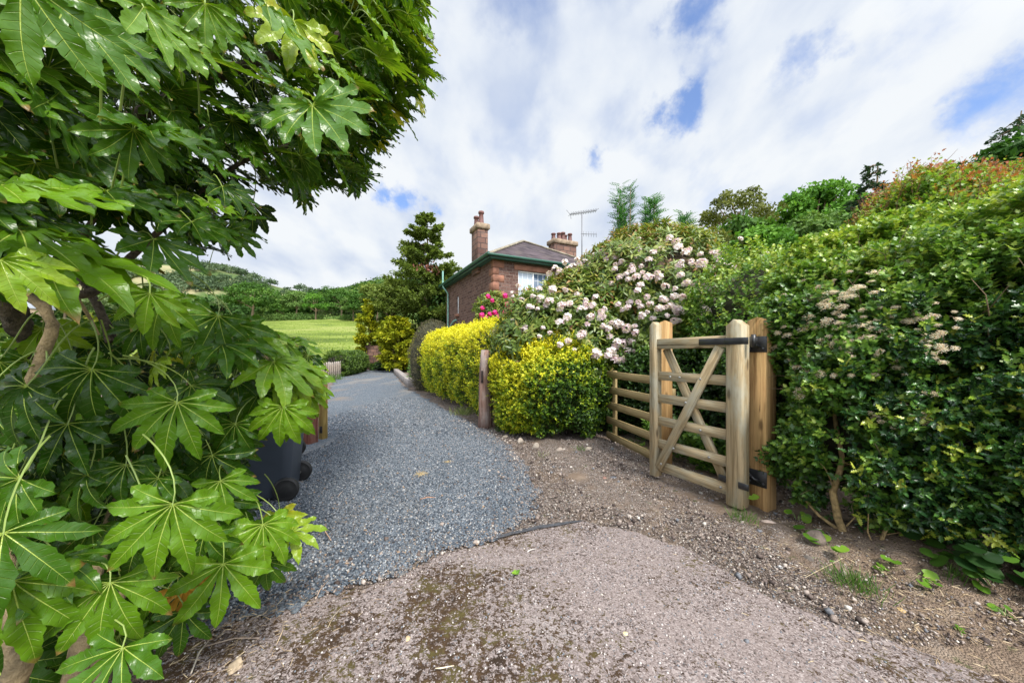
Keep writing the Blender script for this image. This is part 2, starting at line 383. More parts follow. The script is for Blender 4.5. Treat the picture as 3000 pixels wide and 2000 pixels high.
def m_apron(g):
    v = g.obj(); w = g.vmath('ADD', v, g.vmath('MULTIPLY', g.n('ShaderNodeTexNoise', {'Vector': v, 'Scale': 30.0, 'Detail': 3}).outputs[1], (.03, .03, 0)))
    c1, d1 = speck(g, 170, [(0, (.064, .049, .045)), (.14, (.145, .115, .107)), (.38, (.21, .172, .163)), (.64, (.268, .224, .213)), (.87, (.35, .305, .292)), (.96, (.12, .125, .135))], w)
    c = g.mixc(g.mrange(g.noise(v, 3.0, 5, .65), .35, .7, 0, .45), c1, (.22, .178, .165))
    # worn pale patches
    c = g.mixc(g.mrange(g.noise(v, .9, 5, .6), .52, .72, 0, .55), c, (.33, .295, .285))
    # moss and dirt, fine flecks gathered into broad patches
    sep = g.n('ShaderNodeSeparateXYZ', {0: v})
    broad = g.math('MINIMUM', g.noise(v, 1.1, 5, .65, .6), .58); fleck = g.math('ADD', g.math('MULTIPLY', g.noise(v, 95, 3, .8, .3), .55), g.math('MULTIPLY', g.noise(v, 36, 4, .75, .5), .85))
    cx = g.mrange(sep.outputs[0], -1.6, 1.4, .10, -.08, False); cy = g.mrange(sep.outputs[1], 1.0, 2.3, .05, -.04, False)
    cov = g.math('ADD', g.math('ADD', broad, cx), cy)
    f = g.math('ADD', g.math('MULTIPLY', cov, .9), fleck)
    moss = g.ramp(g.noise(v, 6, 4, .7), [(.35, (.035, .022, .014)), (.5, (.07, .042, .022)), (.62, (.085, .07, .022)), (.75, (.11, .055, .028))])
    c = g.mixc(g.mrange(f, 1.17, 1.205), c, moss)
    h = g.math('ADD', g.math('MULTIPLY', g.math('SUBTRACT', 1.0, d1), .5), g.mrange(f, 1.15, 1.35, 0, 1.6))
    g.out(g.principled(Base_Color=c, Roughness=.9, Specular_IOR_Level=.2, Normal=g.bump(h, .6, .006)))
def m_dirt(g):
    v = g.obj(); sep = g.n('ShaderNodeSeparateXYZ', {0: v})
    c1, d1 = speck(g, 130, [(0, (.055, .04, .032)), (.16, (.12, .092, .078)), (.36, (.18, .142, .12)), (.58, (.24, .192, .162)), (.78, (.32, .265, .23)), (.9, (.18, .18, .185)), (.97, (.55, .51, .46))], v)
    soil = g.ramp(g.noise(v, 5, 7, .7), [(.3, (.12, .085, .062)), (.5, (.21, .155, .115)), (.7, (.30, .235, .18))])
    k = g.math('ADD', g.noise(v, 1.6, 5, .65), g.mrange(sep.outputs[0], 1.5, 2.3, -.02, .22, False))
    c = g.mixc(g.mrange(k, .47, .62), c1, soil)
    c = g.mixc(g.mrange(g.noise(v, 2.3, 5, .7), .58, .7, 0, .75), c, (.09, .062, .04))
    c = g.mixc(g.mrange(g.noise(v, 13, 5, .7), .60, .68, 0, .7), c, (.07, .085, .03))
    h = g.math('ADD', g.math('SUBTRACT', 1.0, d1), g.math('MULTIPLY', g.noise(v, 22, 5, .65), 1.2))
    g.out(g.principled(Base_Color=c, Roughness=.95, Specular_IOR_Level=.1, Normal=g.bump(h, .8, .015)))
def m_field(g):
    v = g.obj(); f = g.noise(g.n('ShaderNodeMapping', {0: v, 'Scale': (.5, 1.6, 1)}).outputs[0], .06, 5, .65)
    f2 = g.noise(v, 2.5, 5, .7); s = g.math('ADD', g.math('MULTIPLY', f, .75), g.math('MULTIPLY', f2, .25))
    c = g.ramp(s, [(.42, (.07, .105, .02)), (.48, (.125, .17, .03)), (.53, (.175, .225, .045)), (.60, (.25, .265, .085))])
    rush = g.noise(g.n('ShaderNodeMapping', {0: v, 'Scale': (.25, 1.5, 1)}).outputs[0], .12, 4, .6); c = g.mixc(g.mrange(rush, .58, .66, 0, .6), c, (.09, .13, .04))
    sep = g.n('ShaderNodeSeparateXYZ', {0: v}); c = g.mixc(g.mrange(sep.outputs[1], 108, 122), c, (.07, .11, .035))
    bare = g.noise(v, .02, 4, .6); hi = g.math('MULTIPLY', g.mrange(sep.outputs[1], 260, 330), g.mrange(bare, .45, .6)); c = g.mixc(hi, c, (.26, .24, .13))
    g.out(g.principled(Base_Color=c, Roughness=.95, Specular_IOR_Level=.1, Normal=g.bump(g.noise(v, 6, 4, .7), .5, .1)))

def build_ground():
    xs = np.unique(np.concatenate([np.linspace(-900, -60, 90), np.linspace(-60, 60, 61), np.linspace(60, 700, 40)]))
    ys = np.unique(np.concatenate([np.linspace(-60, 120, 91), np.linspace(120, 900, 110)]))
    X, Y = np.meshgrid(xs, ys); Z = terrain(X, Y)-.035+np.where(Y > 26, fbm(np.stack([X, Y, 0*X], -1), .02, 5)*np.clip((Y-26)/60, 0, 1)*.8, 0)
    n, m = X.shape; i = np.arange(n*m).reshape(n, m); F = np.stack([i[:-1, :-1], i[:-1, 1:], i[1:, 1:], i[1:, :-1]], -1).reshape(-1, 4)
    mesh('grass_field', np.stack([X, Y, Z], -1).reshape(-1, 3), [F], material('field', m_field), smooth=True, kind='structure', label='bright green grazing field rising to the wooded hill')
    # verge: earth and old stone chippings beside the drive
    xs = np.concatenate([np.linspace(-14, -3.6, 40), np.linspace(-3.5, -1, 40), np.arange(-.95, 4.2, .045), np.linspace(4.3, 9, 20)])
    ys = np.concatenate([np.linspace(-2, .9, 12), np.arange(.95, 4.2, .045), np.linspace(4.3, 10, 80), np.linspace(10.3, 25.5, 40)])
    X, Y = np.meshgrid(xs, ys); P = np.stack([X.ravel(), Y.ravel()], -1)
    dd = np.minimum(np.where(inpoly(P, DRIVE), 0, pdist(P, DRIVE)), np.where(inpoly(P, APRON), 0, pdist(P, APRON)))
    P3 = np.concatenate([P, np.zeros((len(P), 1))], 1); k = sstep(dd, .05, .5)
    z = bank(P[:, 0], P[:, 1])+k*(fbm(P3, 1.2, 3)*.02+.015+fbm(P3, 6, 8)*.008)-.004
    n, m = X.shape; i = np.arange(n*m).reshape(n, m); F = np.stack([i[:-1, :-1], i[:-1, 1:], i[1:, 1:], i[1:, :-1]], -1).reshape(-1, 4)
    mesh('dirt_ground', np.stack([P[:, 0], P[:, 1], z], -1), [F], material('dirt', m_dirt), smooth=True, kind='structure', label='bare brown earth and chippings beside the drive')
    sheet('concrete_apron', ragged(APRON, .02, .018, 4), .004, material('apron', m_apron), kind='structure', label='pinkish concrete apron flecked with brown moss')
    sheet('gravel_drive', ragged(DRIVE, .02, .06, 2), .009, material('gravel', m_gravel), kind='structure', label='blue-grey gravel drive leading past the house')
    # tar joint on the lip of the concrete
    a = [G(1425, 1590), G(1500, 1570), G(1580, 1553), G(1650, 1541), G(1712, 1529)]
    b = [G(1430, 1586), G(1498, 1562), G(1578, 1543), G(1650, 1533), G(1712, 1528)]
    tar = plain('tar', (.05, .052, .06), .8, nvar=.4, nscale=30, bump=.4)
    sheet('joint_strip', ragged([*a, *b[::-1]], .012, .004, 9), .014, tar, kind='structure', label='dark tar joint along the lip of the concrete')
build_ground()

def stone_protos(seed, n=5):
    r = np.random.RandomState(seed); out = []
    base = np.array([(x, y, z) for x in (-1, 1) for y in (-1, 1) for z in (-1, 1)], float)*.5
    fc = np.array([(0, 1, 3, 2), (4, 6, 7, 5), (0, 4, 5, 1), (2, 3, 7, 6), (0, 2, 6, 4), (1, 5, 7, 3)])
    for _ in range(n): out.append((base*r.uniform(.55, 1, (8, 3))+r.uniform(-.1, .1, (8, 3)), [fc], {}))
    return out
def randrot(r, n): return nrm(r.normal(size=(n, 3))), nrm(r.normal(size=(n, 3)))
def m_stones(name, stops, rough=.8):
    def fn(g):
        t = g.attr('tint').outputs['Fac']; c = g.ramp(t, stops, 'CONSTANT')
        nz = g.mrange(g.noise(g.obj(), 120, 3), .3, .7, .75, 1.25)
        c = g.mixc(1.0, c, g.n('ShaderNodeCombineXYZ', {0: nz, 1: nz, 2: nz}).outputs[0], 'MULTIPLY')
        g.out(g.principled(Base_Color=c, Roughness=rough, Specular_IOR_Level=.25))
    return material(name, fn)
def scatter_stones(name, P, z, size, mat, seed, **k):
    r = np.random.RandomState(seed); pr = stone_protos(seed); n = len(P); idx = r.randint(0, len(pr), n); parts = []
    for i, p in enumerate(pr):
        m = idx == i; q = P[m]; D, N_ = randrot(r, m.sum()); s = size[m]
        N_ = nrm(N_*.6+np.array((0, 0, 1))); pos = np.stack([q[:, 0], q[:, 1], z[m]+s*.18], -1)
        parts.append(instance(p, pos, D*(1, 1, .5), N_, s, r.random(m.sum())))
    return cloud(name, parts, mat, **k)
def build_stones():
    r = np.random.RandomState(11)
    def sample(n, x0, x1, y0, y1): return np.stack([r.uniform(x0, x1, n), r.uniform(y0, y1, n)], -1)
    P = sample(230000, -2.6, 1.0, 1.35, 5.2); P = P[inpoly(P, DRIVE)]
    Q = sample(90000, -3.6, .6, 5.2, 9.5); Q = Q[inpoly(Q, DRIVE)]; P = np.concatenate([P, Q])
    n = len(P); keep = r.random(n) < np.clip(pdist(P, DRIVE)/.45*np.where(P[:, 0] > -.6, 1, 4)+.12, 0, 1); P = P[keep]; n = len(P)
    sz = np.where(P[:, 1] < 5.2, r.uniform(.005, .0145, n), r.uniform(.009, .02, n))*np.where(r.random(n) < .04, 1.5, 1)
    patch = fbm(np.stack([P[:, 0]*1.6, P[:, 1]*.5, 0*P[:, 0]], -1), .55, 12)
    P_ = P[(patch < .18) | (r.random(n) < .5)]; sz = sz[:len(P_)]
    scatter_stones('gravel', P_, np.full(len(P_), .009), sz, m_stones('gravel_stones', [(0, (.035, .044, .058)), (.15, (.07, .086, .108)), (.37, (.108, .128, .153)), (.61, (.157, .177, .203)), (.84, (.25, .265, .285)), (.95, (.38, .38, .38)), (.98, (.28, .20, .14))]), 21,
                   kind='stuff', label='loose blue-grey gravel chippings covering the drive', category='gravel')
    # brown chippings on the verge and strays on the concrete
    P = sample(130000, -1.4, 3.0, 1.5, 6.5); d = pdist(P, DRIVE)
    ina = inpoly(P, APRON); ind = inpoly(P, DRIVE); da = pdist(P, APRON)
    pr = np.where(ind, np.exp(-d/.22)*.6, np.where(ina, .02+.35*np.exp(-np.minimum(d, da)/.05), .5))
    bk = bank(P[:, 0], P[:, 1]); pr = np.where(bk > .03, pr*.3, pr)
    P = P[r.random(len(P)) < pr]; n = len(P); sz = r.uniform(.004, .0115, n)*np.where(r.random(n) < .03, 2.6, 1)
    scatter_stones('chippings', P, bank(P[:, 0], P[:, 1])+np.where(inpoly(P, APRON), .003, .010), sz, m_stones('brown_stones', [(0, (.06, .045, .04)), (.15, (.13, .10, .088)), (.36, (.21, .168, .145)), (.62, (.30, .25, .22)), (.8, (.40, .345, .305)), (.9, (.15, .155, .17)), (.96, (.52, .48, .43))]), 22,
                   kind='stuff', label='brown and buff stone chippings on the verge by the gate', category='gravel')
    P = sample(3200, -1.7, 1.6, 1.3, 2.6); P = P[inpoly(P, APRON)]
    scatter_stones('grit', P, np.full(len(P), .003), r.uniform(.003, .009, len(P)), m_stones('grit', [(0, (.12, .1, .09)), (.3, (.3, .26, .25)), (.6, (.16, .175, .2)), (.8, (.5, .46, .44))]), 23, kind='stuff', label='fine grit lying on the concrete apron', category='grit')
build_stones()

# ------------------------------------------------------------------ single stones, twigs, straw
def rock(name, loc, size, c, seed, label, cat='stone', group=None):
    import bmesh
    bm = bmesh.new(); bmesh.ops.create_icosphere(bm, subdivisions=3, radius=.5); r = np.random.RandomState(seed)
    co = np.array([v.co for v in bm.verts]); pl = nrm(r.normal(size=(14, 3))); h = r.uniform(.30, .46, 14)
    for a, b in zip(pl, h):
        d = co@a; co = co-np.maximum(d-b, 0)[:, None]*a*.93
    co = co*(1+fbm(co, 3, seed)[:, None]*.04)*np.array(size)
    f = np.array([[v.index for v in q.verts] for q in bm.faces]); bm.free()
    key = 'rock_%d_%d_%d' % tuple(int(q*100) for q in c)
    o = mesh(name, co, [f], plain(key, c, .9, nvar=.35, nscale=14, bump=.5), smooth=False)
    o.location = loc; o.rotation_euler = (r.uniform(-.2, .2), r.uniform(-.2, .2), r.uniform(0, 6.28)); return tag(o, label, cat, group)
def build_bits():
    R_ = [((690, 1957), (.062, .045, .035), (.42, .33, .23), 'rounded tan stone lying in debris under the big leaves'),
          ((1770, 1405), (.055, .05, .035), (.26, .14, .11), 'reddish stone lying on the chippings in front of the gate'),
          ((1797, 1402), (.07, .032, .03), (.10, .105, .12), 'dark slate chip beside the reddish stone'),
          ((1795, 1318), (.05, .05, .05), (.13, .135, .14), 'dark grey stone at the foot of the slatted fence'),
          ((2255, 1545), (.09, .05, .04), (.52, .40, .33), 'pinkish stone at the foot of the orange hanging post'),
          ((2395, 1612), (.11, .09, .10), (.16, .125, .10), 'dark brown rock under the hedge trunk'),
          ((2370, 1650), (.05, .05, .045), (.13, .11, .095), 'small dark rock below the brown rock under the hedge'),
          ((2285, 1663), (.022, .02, .018), (.55, .55, .55), 'small pale pebble on the bare verge'),
          ((2640, 1790), (.035, .028, .018), (.50, .34, .16), 'ochre stone pressed into the bare bank'),
          ((1722, 1318), (.13, .06, .05), (.38, .33, .27), 'flat pale stone at the left end of the slatted fence'),
          ((1640, 1322), (.12, .07, .06), (.30, .25, .21), 'brown kerb stone right of the yellow hedge foot'),
          ((1570, 1312), (.13, .08, .075), (.28, .24, .20), 'buff kerb stone under the middle of the near yellow hedge'),
          ((1525, 1298), (.12, .06, .09), (.36, .31, .26), 'upright pale kerb stone under the near yellow hedge'),
          ((1480, 1283), (.14, .08, .06), (.32, .27, .22), 'kerb stone next to the weathered post'),
          ((1720, 1287), (.10, .06, .05), (.33, .29, .25), 'small kerb stone near the slatted fence end'),
          ((2170, 1463), (.16, .08, .04), (.22, .19, .14), 'mossy flat stone under the gate'),
          ((1500, 1685), (.02, .012, .008), (.72, .68, .62), 'white chip lying on the concrete'),
          ((1832, 1857), (.022, .018, .01), (.62, .52, .30), 'cream pebble on the concrete apron'),
          ((1195, 1872), (.03, .02, .01), (.55, .42, .25), 'flat tan pebble on the mossy concrete')]
    for i, (p, s, c, lab) in enumerate(R_):
        x, y = G(*p); rock('stone', (x, y, float(bank(x, y))+s[2]*.28), [q*1.25 for q in s], c, 40+i, lab)
    straw = plain('straw', (.55, .42, .22), .8, nvar=.4, nscale=20); rr = random.Random(5)
    for (p, n, L, lab) in [((1232, 1395), 60, .055, 'tuft of pale dry straw on the blue gravel'), ((1312, 1358), 30, .035, 'small straw wisp behind the larger tuft on the gravel')]:
        m = MB(); x, y = G(*p)
        for _ in range(n):
            a = rr.uniform(0, 6.28); l = L*rr.uniform(.4, 1.4); q = (x+rr.gauss(0, L*.5), y+rr.gauss(0, L*.35)); z = .02+rr.random()*.012
            m.tube([(q[0], q[1], z), (q[0]+l*math.cos(a)*.5, q[1]+l*math.sin(a)*.5, z+.008), (q[0]+l*math.cos(a), q[1]+l*math.sin(a), z-.004)], [.0009, .001, .0006], 4)
        m.build('straw_tuft', straw, label=lab, category='straw')
    brown = plain('twig', (.36, .25, .17), .85, nvar=.5, nscale=30)
    tw = [((955, 1540), (970, 1590), .004, 'curled bark strip on the blue gravel', (.46, .30, .20)), ((1005, 1443), (990, 1462), .002, 'short pale twig on the gravel beside the bins', (.6, .45, .35)),
          ((760, 1655), (790, 1705), .0025, 'thin brown twig at the near left gravel edge', (.5, .38, .25)), ((925, 1765), (965, 1705), .002, 'straight thin twig crossing the gravel edge', (.42, .30, .22)),
          ((1275, 1970), (1330, 1962), .003, 'cream stick on the near concrete', (.72, .62, .45)), ((1545, 1625), (1568, 1615), .003, 'white splinter on the pale concrete', (.8, .76, .7)),
          ((560, 1985), (610, 1890), .004, 'grey twig leaning in the debris under the leaves', (.4, .35, .28)), ((600, 1905), (760, 1880), .003, 'long twig lying across debris toward the drive', (.34, .26, .2)),
          ((810, 1900), (830, 1830), .002, 'bent fine twig on mossy concrete', (.4, .3, .2)), ((1230, 1468), (1275, 1463), .004, 'flat orange bark flake on the gravel', (.5, .26, .15)),
          ((2360, 1700), (2480, 1655), .002, 'dry stalk on the bare bank by the grass tuft', (.5, .4, .26)), ((1000, 1790), (960, 1850), .0016, 'hair-thin dry stalk on the mossy edge', (.45, .38, .25))]
    for (a, b, w, lab, c) in tw:
        A = G(*a); B = G(*b); m = MB(); mid = (A+B)/2+np.array((rr.uniform(-.02, .02), rr.uniform(-.02, .02))); zz = [float(bank(*q))+.019 for q in (A, mid, B)]
        m.tube([(*A, zz[0]), (*mid, zz[1]+w), (*B, zz[2])], [w*.7, w, w*.5], 5)
        m.build('twig', plain('twig_%d' % int(c[0]*100+c[2]*1000), c, .85, nvar=.4, nscale=30), label=lab, category='twig')
    # litter: countless short needles and crumbs of bark
    r = np.random.RandomState(3); parts = []; pr = (np.array([(0, -.04, 0), (0, .04, 0), (1, .03, .02), (1, -.03, .02), (.5, 0, .1)]), [np.array([(0, 4, 1), (1, 4, 2), (2, 4, 3), (3, 4, 0)])], {})
    def lit(n, cx, cy, sx, sy, s):
        P = np.stack([r.normal(cx, sx, n), r.normal(cy, sy, n)], -1); z = bank(P[:, 0], P[:, 1])+.018
        D = np.stack([r.normal(size=n), r.normal(size=n), r.normal(size=n)*.08], -1)
        parts.append(instance(pr, np.concatenate([P, z[:, None]], 1), D, np.tile((0, 0, 1.0), (n, 1)), r.uniform(.4, 1.3, n)*s, r.random(n)))
    lit(900, 2.35, 2.15, .3, .3, .03); lit(500, 1.9, 2.6, .2, .3, .025); lit(700, -1.35, 1.55, .28, .2, .03); lit(900, 1.9, 2.0, .35, .35, .025); lit(500, .9, 3.4, .6, .5, .02); lit(300, .0, 2.0, .7, .5, .014); lit(300, -.8, 2.9, .6, .8, .014); lit(600, 2.4, 1.5, .4, .3, .03)
    v, F, A = join(parts)
    mesh('leaf_litter', v, F, m_stones('litter', [(0, (.09, .06, .04)), (.3, (.22, .15, .09)), (.6, (.36, .27, .17)), (.85, (.5, .4, .26))]), None, A, kind='stuff', label='fine dry litter strewn over the ground', category='litter')
build_bits()

# ------------------------------------------------------------------ gate, posts, slatted fence
W_NEW = wood('gate_wood', (.38, .28, .155), (.52, .40, .245), .2, grey=(.46, .43, .36))
W_ORANGE = wood('post_wood', (.42, .23, .09), (.55, .34, .15), .15)
W_FENCE = wood('fence_wood', (.33, .235, .11), (.45, .33, .17), .2)
W_OLD = wood('old_wood', (.20, .115, .085), (.33, .21, .17), .0, .9, grey=(.33, .28, .26))
IRON = plain('black_iron', (.018, .018, .02), .38, .0, nvar=.3, nscale=30, spec=.6)
ZINC = plain('zinc', (.45, .45, .43), .4, .8)
def build_gate():
    a = np.array((1.455, 3.46)); b = np.array((1.83, 2.77)); ax = nrm(b-a); L = np.linalg.norm(b-a); side = np.array((ax[1], -ax[0]))*-1  # toward the camera side
    side = np.array((-ax[1], ax[0])); side = side if side@np.array((-1, -1)) > 0 else -side
    s3 = np.array((*side, 0)); root = empty('timber_gate', (a[0], a[1], 0), label='pale timber field gate with crossed braces standing open', category='gate')
    O = np.array((a[0], a[1], 0)); p = lambda t, z, o=0.0: np.array((*(ax*t), z))+s3*o
    m = MB(); m.beam(p(0, .05), p(0, 1.60), .085, .085, side=s3, ch=.006, point=.035); m.build('stile', W_NEW, root)
    m = MB(); m.beam(p(L, .05), p(L, 1.56), .125, .115, side=s3, ch=.007, point=.05); m.build('stile', W_NEW, root, label='thick hanging stile with pointed top')
    zs = [.16, .385, .61, .835, 1.06]
    for i, z in enumerate(zs):
        m = MB(); m.beam(p(.04, z), p(L-.06, z+.0), .085 if i else .095, .03, side=s3, ch=.004); m.build('rail', W_NEW, root)
    m = MB(); m.beam(p(.04, 1.375), p(L-.06, 1.385), .10, .07, side=s3, ch=.005); m.build('top_rail', W_NEW, root)
    # beams lie with their wide side vertical: rotate section (w across side)
    m = MB(); m.beam(p(.06, .15, .034), p(L-.12, 1.34, .034), .08, .028, side=s3, ch=.004); m.build('brace', W_NEW, root, label='front brace rising to the hinge side')
    m = MB(); m.beam(p(.10, 1.33, -.034), p(L-.10, .18, -.034), .08, .028, side=s3, ch=.004); m.build('brace', W_NEW, root, label='rear brace falling to the hinge side')
    for (t, z) in [(.235, .385), (.30, 1.06), (.50, 1.06), (.36, .835), (.5, .61), (.10, .2), (.56, .385), (.2, 1.06), (.66, .16)]:
        m = MB(); m.lathe(p(t, z, .046 if t < .55 else .018), [(.0, -.004), (.012, -.003), (.011, .003), (.004, .006)], 10, axis=s3); m.build('bolt', ZINC, root)
    # hinges: straps on the gate and cups on the hanging post
    h = MB(); h.beam(p(L-.30, 1.385, .042), p(L-.065, 1.385, .064), .055, .007, side=s3, ch=.002); h.build('hinge_strap', IRON, root)
    h = MB(); h.beam(p(L-.07, 1.385, .066), p(L+.115, 1.385, .066), .055, .007, side=s3, ch=.002); h.build('hinge_strap', IRON, root)
    h = MB(); h.beam(p(L-.30, 1.385, -.042), p(L+.115, 1.385, -.064), .055, .007, side=s3, ch=.002); h.build('hinge_strap', IRON, root)
    h = MB(); h.lathe(p(L+.118, 1.335, .0), [(.0, 0), (.018, 0), (.018, .1), (.0, .1)], 10); h.build('hinge_eye', IRON, root)
    h = MB(); h.beam(p(L-.14, .245, .022), p(L-.055, .245, .024), .05, .012, side=s3, ch=.002); h.build('hinge_plate', IRON, root)
    h = MB(); h.beam(p(L+.04, .245, .064), p(L+.115, .245, .062), .05, .01, side=s3, ch=.002); h.build('hinge_strap', IRON, root, label='lower black hinge strap')
    for ch in root.children: pass
    # orange hanging post behind the hinges
    c = np.array((2.07, 2.83)); base = float(bank(*c)); r2 = empty('gate_post', (c[0], c[1], 0), label='orange-brown square hanging post half in the hedge', category='post')
    sd_ = np.array((ax[0], ax[1], 0)); m = MB(); m.beam((0, 0, -.2), (0, 0, 1.585), .15, .15, side=s3, ch=.008, point=.03); m.build('post', W_ORANGE, r2)
    for z, lab in ((1.36, 'upper hinge cup'), (.27, 'lower hinge cup')):
        q = MB(); f = s3*.079
        q.beam(f+np.array((0, 0, z))-sd_*.08, f+np.array((0, 0, z))+sd_*.075, .13, .008, side=s3, ch=.002)
        q.lathe(f+s3*.02-sd_*.085+np.array((0, 0, z-.05)), [(.0, 0), (.017, 0), (.017, .11), (.0, .11)], 10)
        q.tube([f+s3*.012-sd_*.07+np.array((0, 0, z+.03)), f+s3*.045+np.array((0, 0, z+.0)), f+s3*.012+sd_*.03+np.array((0, 0, z-.02))], .011, 7)
        for s_ in (-.05, .05): q.lathe(f+sd_*s_+np.array((0, 0, z-.035)), [(.0, 0), (.012, .0), (.012, .016), (.0, .016)], 6, axis=s3)
        q.build('hinge_cup', IRON, r2, label=lab)
    # shutting post at the far stile
    c = V(1945, 1030, 3.72); r3 = empty('gate_post', (c[0], c[1], 0), label='square post behind the narrow stile of the gate', category='post')
    m = MB(); m.beam((0, 0, -.2), (0, 0, 1.635), .145, .145, side=(.25, 1, 0), ch=.008, point=.03); m.build('post', W_ORANGE, r3)
    m = MB(); m.beam((.085, -.02, .74), (.085, -.02, .90), .03, .06, side=(1, 0, 0), ch=.004); m.build('gate_stop', W_FENCE, r3); m = MB(); m.beam((.085, -.02, 1.05), (.085, -.02, 1.10), .03, .05, side=(1, 0, 0), ch=.004); m.build('gate_stop', W_FENCE, r3)
    # slatted fence behind
    A = np.array((1.40, 5.02)); B = np.array((1.66, 3.86)); fx = nrm(B-A); FL = np.linalg.norm(B-A); fs = np.array((fx[1], -fx[0], 0)); fs = fs if fs[0] < 0 else -fs
    r4 = empty('slatted_fence', (A[0], A[1], 0), label='short fence of five horizontal slats running back from the gate', category='fence'); q = lambda t, z, o=0.0: np.array((*(fx*t), z))+fs*o
    for z in (.09, .31, .53, .75, .97):
        m = MB(); m.beam(q(0, z), q(FL, z-.0), .095, .03, side=fs, ch=.004); m.build('slat', W_FENCE, r4)
    for t in (.16,):
        m = MB(); m.beam(q(t, .0, -.034), q(t, 1.03, -.034), .08, .035, side=fs, ch=.004); m.build('upright', W_FENCE, r4)
    # weathered post in the yellow hedge
    c = G(1422, 1252); r5 = empty('old_post', (c[0], c[1], 0), label='weathered split wooden post standing in the gap of the yellow hedge', category='post')
    m = MB(); m.tube([(0, 0, -.1), (0.0, 0, .25), (-.01, 0, .7), (.0, 0, 1.1), (.005, 0, 1.33)], [.135, .12, .108, .10, .085], 9); v = m.v[0]; v += fbm(v*np.array((1, 1, .25)), 6, 3)[:, None]*np.array((.014, .014, 0)); m.v[0] = v
    m.build('post', W_OLD, r5)
    m = MB(); m.tube([(.17, .1, -.1), (.16, .08, .3), (.13, .08, .62)], [.11, .095, .05], 8); m.v[0] += fbm(m.v[0], 5, 4)[:, None]*.012; m.build('stump', W_OLD, r5)
    m = MB(); m.beam((-.045, -.113, .78), (-.045, -.106, .98), .035, .02, side=(0, 1, 0), ch=.004); m.build('slot_shade_strip', plain('slot_shade', (.02, .012, .012), .9), r5)  # near-black strip on the surface imitates the shade of an open slot
    # posts on the left of the drive, behind the bins
    c = G(907, 1298); r6 = empty('red_post', (c[0], c[1], 0), label='short reddish timber post behind the wheelie bins', category='post')
    m = MB(); m.beam((0, 0, -.1), (0, 0, .98), .16, .16, side=(.3, 1, 0), ch=.01); m.build('post', wood('red_wood', (.17, .055, .04), (.26, .10, .07), .0, grey=(.25, .15, .12)), r6)
    m = MB(); m.lathe((.0, -.083, .55), [(.0, 0), (.03, 0), (.026, .012), (.0, .014)], 12, axis=(0, -1, 0)); m.build('reflector', plain('reflector', (.55, .42, .38), .4), r6)
    c = G(935, 1288); r7 = empty('yellow_post', (c[0]+.03, c[1]+.05, 0), label='slim yellowish post right beside the reddish one', category='post')
    m = MB(); m.beam((0, 0, -.1), (0, 0, .98), .085, .10, side=(.3, 1, 0), ch=.008); m.build('post', wood('yellow_wood', (.33, .21, .06), (.42, .29, .10), .2), r7)
    m = MB(); m.beam((-.0, -.052, .1), (-.0, -.052, .2), .04, .02, side=(0, 1, 0), ch=.003); m.build('bracket', IRON, r7)
    # picket fence further down on the left
    r8 = empty('picket_fence', (0, 0, 0), label='weathered grey picket fence ending at the small green hedge', category='fence')
    A = np.array((-8.05, 13.9)); B = np.array((-8.75, 17.4)); n = 13
    for i in range(n):
        c = A+(B-A)*i/(n-1); m = MB(); m.beam((c[0], c[1], 0), (c[0]+random.Random(i).uniform(-.02, .02), c[1], .82+random.Random(i).uniform(-.03, .03)), .13, .035, side=(1, .1, 0), ch=.006, point=.03)
        m.build('picket', wood('picket_wood', (.26, .2, .15), (.36, .3, .25), 0, grey=(.4, .37, .35)), r8)
    m = MB()
    for z in (.25, .6): m.beam((A[0]-.05, A[1], z), (B[0]-.05, B[1], z), .08, .04, side=(1, .1, 0))
    m.build('rail', MATS['picket_wood'], r8)
build_gate()

